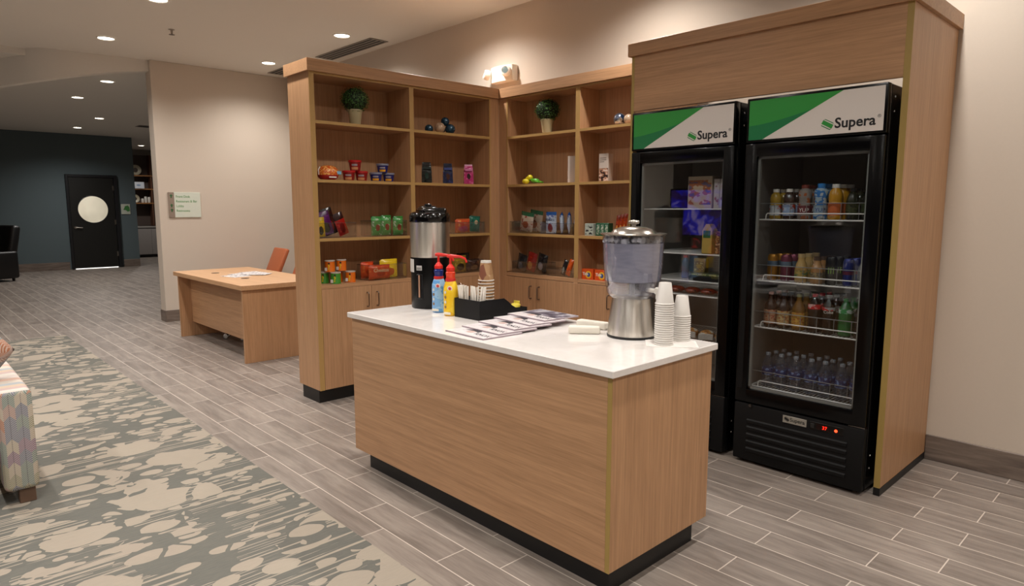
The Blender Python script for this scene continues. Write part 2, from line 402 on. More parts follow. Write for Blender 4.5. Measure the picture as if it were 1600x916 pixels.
def slot_vent(x0, x1, y0, y1, z, label, n=4):
    t = thing('ceiling_vent', label, 'ceiling vent', ((x0+x1)/2, (y0+y1)/2, z)); a, b = (x1-x0)/2, (y1-y0)/2
    MB().box(-a, a, -b, b, -.004, -.0005).build('backing', VB, t)
    bm = MB()
    for i in range(n+1):
        y = -b+2*b*i/n; bm.box(-a, a, y-.008, y+.008, -.010, -.003, .001)
    bm.box(-a-.01, -a+.008, -b-.008, b+.008, -.010, -.003); bm.box(a-.008, a+.01, -b-.008, b+.008, -.010, -.003)
    bm.build('frame', VF, t)
slot_vent(-6.40, -5.14, 2.20, 2.42, CEIL, 'long black slot air vent in ceiling above the left bookcase')
slot_vent(-7.76, -6.85, 2.18, 2.42, CEIL, 'black slot air vent in ceiling, half hidden behind the bookcase crown')
slot_vent(-15.1, -14.8, 2.35, 3.0, HALL_CEIL, 'thin dark air vent in the hall ceiling beside the sign wall', 2)
sp = thing('sprinkler', 'small fire sprinkler head sticking out of the ceiling', 'sprinkler', (-6.272, .494, CEIL))
MB().lathe([(0, -.001), (.03, -.001), (.028, -.006), (.012, -.008), (.010, -.04), (.004, -.05), (0, -.05)], 16).build('body', M('sprinkler_white', '#a89c90', .5), sp)
MB().lathe([(0, -.05), (.03, -.052), (.03, -.055), (0, -.055)], 12).build('deflector', M('sprinkler_grey', '#5c544c', .4, .6), sp)

# ------------------------------------------------------------------ wall sign with directions
s = thing('directional_sign', 'white direction sign with green words and arrows on beige wall', 'sign', (-7.999, 1.05, 1.545))
MB().box(0, .012, -.125, .205, -.165, .165, .002).build('white_plate', M('sign_white', '#cfd6c9', .5), s)
MB().box(0, .014, -.198, -.125, -.165, .165, .002).build('arrow_plate', M('sign_taupe', '#8c7d70', .5), s)
SG = M('sign_green', '#3e8a46', .5); SGD = M('sign_green_dark', '#2c5c35', .5)
for i, tx in enumerate(['Front Desk', 'Restaurant & Bar', 'Lobby', 'Restrooms']):
    text(tx, .045, SG, s, (.0125, -.105, .095-i*.062), (PI/2, 0, PI/2), 'sign_words', ext=.0006, sx=.85)
for z in (.115, -.01, -.07):
    bm = MB(); bm.prism([(-.008, -.022), (.008, -.022), (.008, .002), (.022, .002), (0, .024), (-.022, .002), (-.008, .002)], 'x', .0142, .0155)
    bm.build('arrow', SGD, s, (0, -.161, z))

# ------------------------------------------------------------------ emergency light above the corner
t = thing('emergency_light', 'white twin-head emergency light on wall above the bookcase corner', 'emergency light', (-3.31, YB, 2.765))
EW = M('emergency_white', '#f0e8dc', .35)
bm = MB(); poly = []
for i in range(9):
    x = -.15+.30*i/8; poly.append((x, -.075-.028*(1-((x)/.15)**2)))
poly = [(.15, -.001)]+poly[::-1]+[(-.15, -.001)]
bm.prism(poly, 'z', -.075, .068); bmesh.ops.bevel(bm.bm, geom=bm.bm.edges[:], offset=.004, segments=2, affect='EDGES')
bm.build('housing', EW, t)
for x, a in ((-.155, -.55), (.09, .45)):
    h = MB().lathe([(0, 0), (.042, 0), (.05, .02), (.046, .05), (.034, .058), (.030, .05), (0, .048)], 28, (0, 0, 0), 'y')
    h.xf(Matrix.Rotation(PI, 4, 'Z')); ho = h.build('lamp_head', EW, t, (x, -.085, .0), (math.radians(-12), 0, a))
    MB().lathe([(0, .0485), (.029, .0505), (.029, .053), (0, .056)], 20, (0, 0, 0), 'y').xf(Matrix.Rotation(PI, 4, 'Z')).build('lamp_glass', M('bulb_glass', '#7f8f90', .1, .4), ho)

# ------------------------------------------------------------------ bookcases
XB, YL, HB, YS = -3.137, .435, 2.49, 2.298
KB = .106
SH = [2.145, 1.715, 1.275, .920]; TH = .022
HNDL = M('pull_metal', '#8f857c', .3, 1)
def pull(parent, x, y, z, face):          # vertical D handle; face: 'x' -> sticks out to +x, 'y' -> sticks out to -y
    o = (.03, 0) if face == 'x' else (0, -.03)
    pts = [(x, y, z-.055), (x+o[0]*.8, y+o[1]*.8, z-.055), (x+o[0], y+o[1], z-.047), (x+o[0], y+o[1], z+.047), (x+o[0]*.8, y+o[1]*.8, z+.055), (x, y, z+.055)]
    MB().tube(pts, .005, 8).build('handle', HNDL, parent)
b = thing('bookcase', 'left oak bookcase unit with open shelves above cupboard doors', 'bookcase', (XB, YL, 0))
D = .346; L = 1.862  # depth, length to the corner
MB().box(-D, -.003, 0, .04, KB, HB, .001).build('side_panel', WZ, b)
MB().box(-.003, 0, 0, .04, KB, HB).build('edge_band', EDGE, b)
MB().box(-D, -D+.015, .04, L, KB, HB).build('back_panel', WZ, b)
MB().box(-D+.015, -.001, .873, .915, KB, HB).build('divider', WZ, b); MB().box(-.001, .001, .873, .915, .92, HB).build('edge_band', EDGE, b)
MB().box(-D+.015, 0, 1.742, L, KB, HB, .001).build('corner_stile', WZ, b)
MB().box(-.001, .001, 1.742, 1.756, .92, HB).build('edge_band', EDGE, b)
for z in SH[:3]:
    for y0, y1 in ((.04, .873), (.915, 1.742)):
        MB().box(-D+.015, -.004, y0, y1, z-TH, z).build('shelf', WY, b); MB().box(-.004, 0, y0, y1, z-TH, z).build('shelf_edge', EDGE, b)
for y0, y1 in ((.04, .873), (.915, 1.742)):
    MB().box(-D+.015, -.002, y0, y1, SH[3]-.03, SH[3]).build('counter_shelf', WY, b)
    MB().box(-D+.015, -.004, y0, y1, HB-.016, HB).build('top_panel', WY, b); MB().box(-.004, 0, y0, y1, HB-.016, HB).build('shelf_edge', EDGE, b)
    MB().box(-D+.015, -.03, y0, y1, KB, KB+.02).build('bottom_panel', WY, b)
for k, (y0, y1, hy) in enumerate(((.042, .470, .43), (.474, .892, .52), (.896, 1.32, 1.27), (1.324, 1.742, 1.37))):
    d = MB().box(-.019, .0015, y0, y1, KB+.002, .888, .001).build('door', WZ, b); pull(d, .0015, hy, .78, 'x')
MB().box(-D+.03, -.045, .012, L, .0, KB).build('plinth', BLK, b)
CH = .0865; c_ = .02
poly = [(-D-c_, -c_), (c_, -c_), (c_, L-c_), (c_, L+.26), (-D-c_, L+.26)]
MB().box(-D-c_, c_, -c_, L-c_-.001, HB, HB+CH, .001).build('crown', WY, b)

b2 = thing('bookcase', 'rear oak bookcase unit along back wall, between the corner and the coolers', 'bookcase', (XB, YS, 0))
DW = YB-YS-.002; RL = 1.850   # along +x up to cooler surround
X1 = .100
MB().box(0, X1, 0, DW, KB, HB, .001).build('corner_stile', WZ, b2)
MB().box(X1, X1+.014, -.001, .001, .92, HB).build('edge_band', EDGE, b2); MB().box(X1, X1+.014, .001, DW, .92, HB).build('stile_return', WZ, b2)
MB().box(X1, RL, DW-.012, DW, KB, HB).build('back_panel', WZ, b2)
MB().box(.930, .975, .001, DW-.012, KB, HB).build('divider', WZ, b2); MB().box(.930, .975, -.001, .001, .92, HB).build('edge_band', EDGE, b2)
MB().box(RL-.03, RL, .0, DW, KB, HB).build('side_panel', WZ, b2)
for z in SH[:3]:
    for x0, x1 in ((X1+.014, .930), (.975, RL-.03)):
        MB().box(x0, x1, .004, DW-.012, z-TH, z).build('shelf', WX, b2); MB().box(x0, x1, 0, .004, z-TH, z).build('shelf_edge', EDGE, b2)
for x0, x1 in ((X1, .930), (.975, RL-.03)):
    MB().box(x0, x1, .0015, DW-.012, SH[3]-.03-.010, SH[3]-.010).build('counter_shelf', WX, b2)
    MB().box(x0, x1, .004, DW-.012, HB-.016, HB).build('top_panel', WX, b2); MB().box(x0, x1, 0, .004, HB-.016, HB).build('shelf_edge', EDGE, b2)
for k, (x0, x1, hx) in enumerate(((.050, .486, .425), (.490, .950, .528), (.954, 1.385, 1.31), (1.389, RL-.002, 1.44))):
    d = MB().box(x0, x1, -.0015, .019, KB+.002, .875, .001).build('door', WZ, b2); pull(d, hx, -.0015, .75, 'y')
MB().box(-.04, RL, .045, DW, 0, KB).build('plinth', BLK, b2)
MB().box(-D-c_, RL-.001, -c_, DW, HB+.0008, HB+CH, .001).build('crown', WX, b2)

# ------------------------------------------------------------------ cooler surround
XF, XG, YF = -1.266, .388, 1.778; HF = 2.487
u = thing('cooler_cabinet', 'tall oak cabinet framing the two black drink coolers', 'cabinet', ((XF+XG)/2, YF, 0)); ox = (XF+XG)/2
DD = YB-YF-.002
for x0, x1 in ((XF, XF+.022), (XG-.03, XG)):
    MB().box(x0-ox, x1-ox, .004, DD, .042, HF, .001).build('side_panel', WZ, u); MB().box(x0-ox, x1-ox, 0, .004, .042, HF).build('edge_band', EDGE2, u)
    MB().box(x0-ox, x1-ox+.002*(x0 > 0), -.002, DD, 0, .042).build('plinth', BLK, u)
MB().box(XF+.022-ox, XG-.03-ox, 0, .02, 2.136, HF, .001).build('fascia', WX, u)
bm = MB(); bm.box(XF-c_-ox, XG+c_-ox, -c_, .02, HF, HF+.080, .001); bm.box(XF-c_-ox, XF+.022-ox, .0202, DD, HF, HF+.080, .001); bm.box(XG-.03-ox, XG+c_-ox, .0202, DD, HF, HF+.080, .001); bm.build('crown', WX, u)

# ------------------------------------------------------------------ island counter
c = thing('island_counter', 'oak island counter with white quartz top and black plinth in the middle of the floor', 'counter', (-.934, .353, 0)); ox, oy = -.934, .353
def lb(mb, x0, x1, y0, y1, z0, z1, bev=0): return mb.box(x0-ox, x1-ox, y0-oy, y1-oy, z0, z1, bev)
K_ = .112; HT = .8845
lb(MB(), -1.866, -.020, 0, .02, K_, HT, .0008).build('front_panel', WX, c)
lb(MB(), -.016, 0, .004, .706, K_, HT, .0008).build('end_panel', WZ, c)
lb(MB(), -.020, -.016, .001, .01, K_, HT).build('edge_band', EDGE2, c); lb(MB(), -.016, -.0002, .0004, .004, K_, HT).build('edge_band', EDGE2, c)
lb(MB(), -1.866, -1.846, .02, .706, K_, HT, .0008).build('end_panel', WZ, c)
lb(MB(), -1.846, -.016, .688, .706, K_, HT, .0008).build('rear_panel', WX, c)
lb(MB(), -1.846, -.016, .02, .688, K_, K_+.018).build('bottom_panel', WX, c)
lb(MB(), -1.80, -.038, .055, .652, 0, K_).build('plinth', BLK, c)
def quartz():
    k = NT('white_quartz'); n = k.noise(k.coord(), 9, 5, .6, 1.5); n2 = k.noise(k.coord(), 260, 2, .5)
    f = k.math('ADD', k.math('MULTIPLY', n, .7), k.math('MULTIPLY', n2, .3))
    k.base(k.ramp(f, [(.3, '#e0dad5'), (.65, '#ebe6e2')])); k.b.inputs['Roughness'].default_value = .16; k.b.inputs['Coat Weight'].default_value = .15
    return k.m
lb(MB(), -1.888, .018, -.018, .724, HT, .914, .003).build('countertop', quartz(), c)

# ------------------------------------------------------------------ drink coolers
CB = M('cooler_black', '#050506', .22, spec=.22); CBM = M('cooler_black_matt', '#060607', .6, spec=.25); LINER = M('cooler_liner', '#77736d', .5)
GASK = M('cooler_gasket', '#8b8a85', .5); WIREW = M('shelf_wire_white', '#ece9e3', .4); DGLASS = glassy('cooler_glass', (.88, .90, .91), .025, 0, .22)
CLEAR = glassy('clear_plastic', (.93, .94, .95), .04, .03, .35); CLEARD = glassy('clear_strip', (.7, .72, .74), .05, .1, .3, haze=.12, hcol='#8a8a8a')
GR1 = M('header_green', '#2f8a3a', .35, coat=.2); GR2 = M('header_green_dark', '#1a7040', .35, coat=.2); HWHITE = M('header_white', '#d3cbc4', .3, coat=.2); INK = M('logo_black', '#131415', .4)
CHROME = M('chrome', '#c8c8c8', .15, 1)
def logo(parent, x, z, h, y, dark=None):      # green ball mark cut by two swooshes, then the word
    r = h*.62
    def band(lo, hi, m, nm):
        bm = MB(); pts = []
        n = 14
        a = [(-r*1.0+2*r*i/n) for i in range(n+1)]
        def crv(t, off): return off*r - t*.55 + 0
        up = [(t, crv(t, hi)) for t in a]; dn = [(t, crv(t, lo)) for t in a]
        poly = [p for p in up+dn[::-1]]
        poly = [(p[0], p[1]) if math.hypot(*p) <= r else (p[0]*r/math.hypot(*p), p[1]*r/math.hypot(*p)) for p in poly]
        bm.prism(poly, 'y', -.0006, 0); bm.build(nm, dark or m, parent, (x, y, z))
    band(-.35, .42, GR1, 'logo_mark'); band(.60, .74, GR2, 'logo_stroke'); band(-.70, -.55, GR2, 'logo_stroke')
def cooler(x0, label, temp):
    Wd = .728; t = thing('drink_cooler', label, 'cooler', (x0+Wd/2, 1.75, 0)); cx = x0+Wd/2; h = Wd/2
    Y1 = .66
    bm = MB()
    bm.box(-h, -h+.045, 0, Y1, .02, 2.108, .004); bm.box(h-.045, h, 0, Y1, .02, 2.108, .004)
    bm.box(-h+.045, h-.045, Y1-.04, Y1, .02, 2.108); bm.box(-h+.045, h-.045, 0, Y1-.04, 1.86, 2.108, .003); bm.box(-h+.045, h-.045, 0, Y1-.04, .02, .385)
    bm.build('cabinet', CB, t)
    bm = MB(); a = h-.045
    bm.quad((-a+.001, 0.004, .385), (-a+.001, Y1-.041, .385), (-a+.001, Y1-.041, 1.86), (-a+.001, 0.004, 1.86)); bm.quad((a-.001, .004, .385), (a-.001, Y1-.041, .385), (a-.001, Y1-.041, 1.86), (a-.001, .004, 1.86))
    bm.quad((-a, Y1-.041, .385), (a, Y1-.041, .385), (a, Y1-.041, 1.86), (-a, Y1-.041, 1.86)); bm.quad((-a, .004, .386), (a, .004, .386), (a, Y1-.041, .386), (-a, Y1-.041, .386)); bm.quad((-a, .004, 1.859), (a, .004, 1.859), (a, Y1-.041, 1.859), (-a, Y1-.041, 1.859))
    bm.build('liner', LINER, t, smooth=False)
    # header with sign
    hd = MB().box(-h, h, -.05, 0, 1.868, 2.110, .006, seg=2).build('header', CB, t)
    sx0, sx1, sz0, sz1 = -.347, .350, 1.881, 2.096; Y = -.0505
    MB().box(sx0, sx1, Y-.001, Y+.004, sz0, sz1).build('sign_panel', HWHITE, t)
    def tri(poly, m, d, nm):
        MB().prism(poly, 'y', Y-d, Y-.0009).build(nm, m, t)
    q = lambda px, pz: (sx0+(sx1-sx0)*px, sz0+(sz1-sz0)*pz)
    diag0, diag1 = .115, .72
    arc = [q(0, .36), q(.08, .375), q(.18, .42), q(.28, .475), q(.38, .545), q(.46, .61), q(.53, .69)]
    on = lambda z: diag0+(diag1-diag0)*z
    tri([q(0, 0), q(diag0, 0), q(on(.69), .69)]+[q(.46, .605), q(.38, .545), q(.28, .475), q(.18, .42), q(.08, .375), q(0, .36)], GR2, .0016, 'dark_swoosh')
    tri([q(0, .36), q(.08, .375), q(.18, .42), q(.28, .475), q(.38, .545), q(.46, .605), q(on(.69), .69), q(diag1, 1), q(0, 1)], GR1, .0016, 'green_swoosh')
    logo(t, .083, 1.931, .050, Y-.0012)
    text('Supera', .071, INK, t, (.119, Y-.0014, 1.911), bold=.0016, sx=1.0)
    text('®', .022, INK, t, (.322, Y-.0014, 1.944))
    # door
    gx0, gx1, gz0, gz1 = -.293, .294, .450, 1.788; dz0, dz1 = .372, 1.860
    bm = MB(); bm.box(-h+.002, gx0, -.05, -.004, dz0, dz1, .005, seg=2); bm.box(gx1, h-.002, -.05, -.004, dz0, dz1, .005, seg=2)
    bm.box(gx0-.005, gx1+.005, -.05, -.004, dz0, gz0, .005, seg=2); bm.box(gx0-.005, gx1+.005, -.05, -.004, gz1, dz1, .005, seg=2)
    d = bm.build('door', CB, t)
    MB().box(gx0, gx1, -.036, -.030, gz0, gz1).build('glass', DGLASS, d)
    bm = MB()
    for (a0, a1, b0, b1) in ((gx0, gx0+.012, gz0, gz1), (gx1-.012, gx1, gz0, gz1), (gx0, gx1, gz0, gz0+.012), (gx0, gx1, gz1-.012, gz1)): bm.box(a0, a1, -.028, -.010, b0, b1)
    bm.build('spacer', GASK, d)
    MB().box(-h+.012, -h+.045, -.052, -.049, .45, 1.80, .002).build('handle', CBM, d)
    # grille
    g = MB(); g.box(-h+.002, h-.002, -.05, -.004, .02, .362, .006, seg=2); gr = g.build('grille', CBM, t)
    for k in range(5):
        z = .262-.043*k
        bm = MB(); bm.prism([(-.0505, z-.016), (-.056, z-.012), (-.056, z+.004), (-.050, z+.012)], 'x', -.28, .28); bm.build('louvre', CBM, gr)
    MB().box(-.067, .066, -.054, -.050, .304, .345, .001).build('badge', M('badge_silver', '#9b978d', .35, .3), t)
    text('Supera', .030, INK, t, (-.026, -.0544, .317), bold=.0004)
    logo(t, -.044, .325, .024, -.0542, INK)
    dp = MB().box(.085, .26, -.052, -.050, .300, .345, .001).build('control_panel', M('control_black', '#0a0a0a', .25), t)
    MB().box(.12, .190, -.0535, -.0518, .308, .338).build('display', M('display_dark', '#1c0806', .2), dp)
    text(temp, .026, M('led_red', '#ff2a18', .4, emit='#ff2412', es=2.2), dp, (.150, -.0540, .314), name='display_digits')
    MB().lathe([(0, -.002), (.008, -.002), (.008, 0), (0, 0)], 12, (.222, -.0522, .322), 'y').build('power_light', M('led_orange', '#ff4a28', .4, emit='#ff4422', es=3), dp)
    MB().box(.088, .108, -.0535, -.0518, .310, .336, .001).build('switch', M('switch_grey', '#1d1d1d', .5), dp)
    MB().lathe([(0, -.008), (.009, -.008), (.011, -.002), (.011, 0), (0, 0)], 16, (-.262, -.050, .356), 'y').build('lock', CHROME, t)
    MB().box(h-.085, h-.004, -.046, -.006, .3635, .3705, .001).build('hinge', CHROME, t)
    for z in (.13, .20, 1.98, 2.05):
        for y in (.02,): MB().lathe([(0, .0), (.006, .0), (.005, .003), (0, .003)], 10, (h, y+.03, z), 'x').build('screw', CHROME, t)
    for sx in (-.3, .3):
        for y in (.02, .6): MB().lathe([(.02, 0), (.02, .02)], 12, (sx, y, 0)).build('foot', CBM, t)
    return t
def wire_shelf(parent, z, name='wire_shelf', front=.045, rail=True):
    a = .318; y0, y1 = .045, .60
    bm = MB(); bm.tube([(-a, y0, z-.004), (a, y0, z-.004)], .0045, 6); bm.tube([(-a, y1, z-.004), (a, y1, z-.004)], .004, 6)
    bm.tube([(-a, y0, z-.004), (-a, y1, z-.004)], .004, 6); bm.tube([(a, y0, z-.004), (a, y1, z-.004)], .004, 6); bm.tube([(-a, .33, z-.007), (a, .33, z-.007)], .003, 6)
    for i in range(1, 32):
        x = -a+2*a*i/32; bm.tube([(x, y0, z-.002), (x, y1, z-.002)], .0017, 4)
    s_ = bm.build(name, WIREW, parent)
    if rail:
        MB().tube([(-a+.045, y0+.006, z-.002), (-a+.048, y0+.006, z+.026), (-a+.056, y0+.006, z+.032), (a-.030, y0+.006, z+.032), (a-.022, y0+.006, z+.026), (a-.019, y0+.006, z-.002)], .0035, 6).build('front_rail', WIREW, s_)
        bm = MB(); zz = z+.088
        bm.tube([(-a, y0+.012, zz), (a, y0+.012, zz)], .0025, 6)
        for i in range(8): bm.tube([(-a+2*a*i/7, y0+.012, z), (-a+2*a*i/7, y0+.012, zz)], .0018, 5)
        bm.build('divider_wire', M('divider_grey', '#7d7d7b', .4), s_)
    return s_
cr = cooler(-.404, 'right black glass door drink cooler with Supera sign, full of bottles and cans', '37')
cl = cooler(-1.197, 'left black glass door drink cooler with Supera sign, behind the water dispenser', '37')
RSZ = [1.440, 1.086, .812, .455]
for z in RSZ: wire_shelf(cr, z)
LSZ = [1.500, 1.218, 1.045, .955, .66]
for z in LSZ: wire_shelf(cl, z, rail=False)

# ------------------------------------------------------------------ bottles and cans
def liquid(name, col, rough=.12, trans=0): return M(name, col, rough, coat=.4)
def bottle(name, label, cat, r, h, prof, body_m, cap_m, cap_h=.016, cap_r=.0145, lab=None, lab_m=None, txt=None, txt_m=None, tsz=.02, group=None):
    t = thing(name, label, cat, group=group)
    P = [(r*a, h*b) for a, b in prof]
    MB().lathe([(0, .001)]+[(P[0][0]*.85, .0)]+P+[(0, P[-1][1])], 20).build('body', body_m, t)
    if cap_m: MB().lathe([(cap_r, h-cap_h), (cap_r, h-.002), (cap_r-.002, h), (0, h)], 16).build('cap', cap_m, t)
    if lab:
        z0, z1, k = lab; rr = r*k+.0006
        MB().lathe([(rr, h*z0), (rr, h*z1)], 24).build('label', lab_m, t)
        if txt: text(txt, tsz, txt_m, t, (rr*math.sin(.3)+.0004, -rr*math.cos(.3)-.0006, h*(z0+z1)/2-tsz*.35), (PI/2, 0, .3), wrap=rr, align='CENTER')
    return t
PET = [(1, .03), (1, .30), (.96, .34), (1, .38), (1, .60), (.93, .68), (.7, .80), (.42, .88), (.34, .90), (.34, .98)]
TEA = [(1, .02), (1, .55), (.95, .62), (.6, .74), (.38, .84), (.36, .98)]
YUPP = [(.95, .02), (1, .05), (1, .30), (.84, .42), (.84, .58), (1, .70), (.96, .80), (.6, .88), (.5, .90), (.5, .98)]
JUI = [(1, .02), (1, .46), (.9, .50), (.96, .54), (1, .66), (.86, .80), (.5, .88), (.45, .98)]
GLS = [(.95, .0), (1, .04), (1, .45), (.85, .62), (.55, .78), (.52, .98)]
CAN = [(.80, 0), (1, .06), (1, .90), (.84, .98), (.80, 1.0), (.76, .985)]
WHT = M('cap_white', '#ddd8cf', .4); CAPB = M('cap_blue', '#2f7fc4', .4); CAPR = M('cap_red', '#c22a33', .4); CAPBR = M('cap_brown', '#7a3428', .4); CAPG = M('cap_green', '#2a7a3a', .4); CAPT = M('cap_tan', '#b49a6a', .4)
WATER = glassy('water_bottle', (.80, .86, .93), .06, .03, .6, haze=.05, hcol='#a8b4c8'); 
def lab2(name, c1, c2, c3, sc=30):
    k = NT(name); n = k.noise(k.coord(scale=(1, 1, 1.6)), sc, 2, .5)
    k.base(k.ramp(n, [(.0, c1), (.47, c2), (.56, c3)], 'CONSTANT')); k.b.inputs['Roughness'].default_value = .35; return k.m
KW = Kind(bottle('water_bottle', 'w', 'bottle', .0325, .20, PET, WATER, glassy('cap_clear', (.8, .84, .9), .08, .1, .3, haze=.3, hcol='#cfd6de'), lab=(.34, .56, 1), lab_m=lab2('water_label', '#2a3566', '#222c5a', '#6f86b0'), group='water bottles in the right cooler'))
WORD = ['leftmost', 'second', 'third', 'fourth', 'fifth', 'sixth', 'rightmost']
xr = [-.281, -.203, -.116, -.028, .049, .138, .216]
for j, yy in enumerate((1.852, 1.927, 2.002)):
    for i, x in enumerate(xr):
        lab = '%s water bottle in front row, bottom shelf of right cooler' % WORD[i] if j == 0 else 'water bottle behind the front row, bottom shelf of right cooler'
        KW.put((x+(.012 if j else 0)*j, yy+.004*(i % 2), RSZ[3]), .3*i, lab)
def row(z, specs, depth=3, y0=1.852, xs=xr, where='shelf'):
    for i, (kind, nm) in enumerate(specs):
        for j in range(depth):
            lab = nm+', front row, %s' % where if j == 0 else nm+', rows behind, %s' % where
            kind.put((xs[i]+.010*j, y0+.073*j, z), 0, lab, group='drinks on the '+where)
BR = M('tea_brown', '#2c140c', .12, coat=.5); BR2 = M('tea_dark', '#22120e', .12, coat=.5); AMB = M('tea_amber', '#6d4c18', .12, coat=.5)
COLA = M('cola_dark', '#150c0a', .1, coat=.6); GRN = M('soda_green', '#1c6a35', .12, coat=.6); OJ = M('juice_orange', '#c98f1c', .25, coat=.3); JY = M('juice_gold', '#a8862c', .2, coat=.3); JD = M('juice_dark', '#3c2a20', .2, coat=.3); DGR = M('drink_dark_green', '#272a1a', .15, coat=.5)
TXW = M('print_white', '#e2ded6', .5); TXR = M('print_red', '#a8201d', .5); TXB = M('print_blue', '#2a3f8c', .5)
def BK(*a, **k): return Kind(bottle(*a, **k))
row(RSZ[2], [
 (BK('tea_bottle', 't', 'bottle', .036, .205, TEA, BR, M('cap_pink', '#b98a80', .4), lab=(.10, .50, 1), lab_m=lab2('tea_label_pink', '#b48a6c', '#b8906f', '#a03a28', 60)), 'dark iced tea bottle with peach label'),
 (BK('tea_bottle', 't', 'bottle', .036, .205, TEA, BR2, M('cap_navy', '#27333f', .4), lab=(.10, .50, 1), lab_m=lab2('tea_label_cream', '#c0a878', '#b89a66', '#a8552c', 60)), 'dark iced tea bottle with cream and blue label'),
 (BK('tea_bottle', 't', 'bottle', .036, .205, TEA, AMB, M('cap_olive', '#7d7c50', .4), lab=(.10, .50, 1), lab_m=lab2('tea_label_gold', '#c2963f', '#b98c3c', '#a3502a', 60)), 'amber iced tea bottle with yellow label'),
 (BK('cola_bottle', 't', 'bottle', .036, .215, PET, COLA, CAPR, lab=(.46, .74, .97), lab_m=lab2('cola_label_red', '#b8141d', '#c0161f', '#d8b0aa', 40)), 'dark cola bottle with red cap and red label'),
 (BK('cola_bottle', 't', 'bottle', .036, .215, PET, COLA, M('cap_silver', '#8c8c8c', .4), lab=(.46, .70, .97), lab_m=lab2('cola_label_silver', '#9a9a9a', '#b01f28', '#a9a9a9', 18), txt='Coke', txt_m=TXW, tsz=.024), 'dark cola bottle with silver and red label'),
 (BK('soda_bottle', 't', 'bottle', .036, .205, PET, GRN, CAPG, lab=(.46, .74, .97), lab_m=lab2('soda_label_green', '#2b8a4e', '#2f9052', '#c3d4cc', 26)), 'green soda bottle with green label'),
 (BK('soda_bottle', 't', 'bottle', .034, .190, PET, M('soda_black', '#131418', .12, coat=.5), M('cap_orange', '#c25a20', .4), lab=(.46, .70, .97), lab_m=M('soda_label_dark', '#33363a', .4)), 'black soda bottle with orange cap')],
 where='right cooler third shelf')
def candrink(nm, m, m2, r=.030, h=.150, txt=None, tm=None, ts=.02, z=(.55, .75)):
    return Kind(bottle(nm, 'c', 'can', r, h, CAN, m, None, lab=(z[0], z[1], 1), lab_m=m2, txt=txt, txt_m=tm, tsz=ts))
row(RSZ[1], [
 (candrink('drink_can', M('can_gold', '#a8731f', .3, .5), M('can_band', '#5f7386', .35, .4)), 'tall gold can with blue band'),
 (candrink('drink_can', M('can_rose', '#7a3a4c', .3, .5), M('can_band2', '#6c8092', .35, .4)), 'tall rose can with blue band'),
 (BK('coffee_bottle', 't', 'bottle', .034, .160, GLS, M('coffee_vanilla', '#b9975c', .15, coat=.6), CAPT, .02, .020, lab=(.20, .42, 1), lab_m=lab2('coffee_label', '#b59b55', '#a88d4a', '#5d7a52')), 'tan vanilla coffee glass bottle with gold cap'),
 (BK('coffee_bottle', 't', 'bottle', .034, .148, GLS, M('coffee_caramel', '#a87a48', .15, coat=.6), M('cap_copper', '#4d3a2c', .4), .02, .020, lab=(.18, .42, 1), lab_m=lab2('coffee_label2', '#8f7a4c', '#5b4a34', '#84765a')), 'caramel coffee glass bottle with dark cap'),
 (candrink('energy_can', M('can_black', '#101110', .3, .3), M('can_black2', '#0c0d0c', .4), txt='III', tm=M('claw_green', '#6f9a28', .4), ts=.05, z=(.3, .75)), 'black energy drink can with green claw marks'),
 (candrink('energy_can', M('can_blue', '#2b3a86', .28, .5), M('can_blue2', '#7a3550', .35, .4), .027, .145, z=(.42, .55)), 'blue energy drink can with red band'),
 (BK('soda_bottle', 't', 'bottle', .03, .150, PET, M('clear_grey', '#4c5258', .15, coat=.5), M('cap_grey', '#555', .4) if False else WHT, lab=(.3, .55, 1), lab_m=M('grey_label', '#4a4a52', .4)), 'small clear bottle with grey label')],
 where='right cooler second shelf')
row(RSZ[0], [
 (BK('juice_bottle', 't', 'bottle', .033, .170, JUI, JY, WHT, .018, .018, lab=(.12, .46, 1), lab_m=lab2('juice_label_red', '#c8cdd0', '#b8bec4', '#c4472c', 22)), 'gold juice bottle with white cap and red apple label'),
 (BK('juice_bottle', 't', 'bottle', .033, .170, JUI, JD, WHT, .018, .018, lab=(.12, .48, 1), lab_m=lab2('juice_label_blue', '#8fa3c4', '#a9b6cc', '#b5452f', 22)), 'dark juice bottle with white cap and pale blue label'),
 (BK('milk_bottle', 't', 'bottle', .036, .190, YUPP, lab2('milk_brown', '#8a8078', '#93887f', '#a85a2c', 16), CAPBR, .02, .020, lab=(.14, .40, 1.0), lab_m=M('milk_label_red', '#6f2d31', .4), txt='YUP', txt_m=TXW, tsz=.030), 'chocolate milk bottle with brown cap and white letters'),
 (BK('milk_bottle', 't', 'bottle', .036, .195, YUPP, lab2('milk_white', '#9fb3bd', '#2f74b8', '#b9c4c8', 16), CAPB, .02, .020, lab=(.14, .40, 1.0), lab_m=M('milk_label_white', '#8fa4b0', .4), txt='YUP', txt_m=TXB, tsz=.030), 'vanilla milk bottle with bright blue cap'),
 (BK('juice_bottle', 't', 'bottle', .036, .190, JUI, OJ, WHT, .02, .020, lab=(.12, .48, 1), lab_m=M('oj_label', '#c5622f', .4)), 'yellow orange juice bottle with white cap'),
 (BK('tea_bottle', 't', 'bottle', .033, .165, PET, DGR, M('cap_dk', '#1c1c18', .4), lab=(.2, .5, 1), lab_m=lab2('green_label', '#3a3f22', '#4a4f2c', '#2c2e1c')), 'dark green drink bottle with dark cap and olive label'),
 (BK('tea_bottle', 't', 'bottle', .033, .165, PET, M('drink_black', '#181a16', .15, coat=.5), M('cap_dk2', '#22221f', .4), lab=(.2, .5, 1), lab_m=lab2('green_label2', '#2f3b22', '#3d4a2c', '#23281c')), 'nearly black drink bottle with dark cap')],
 where='right cooler top shelf')

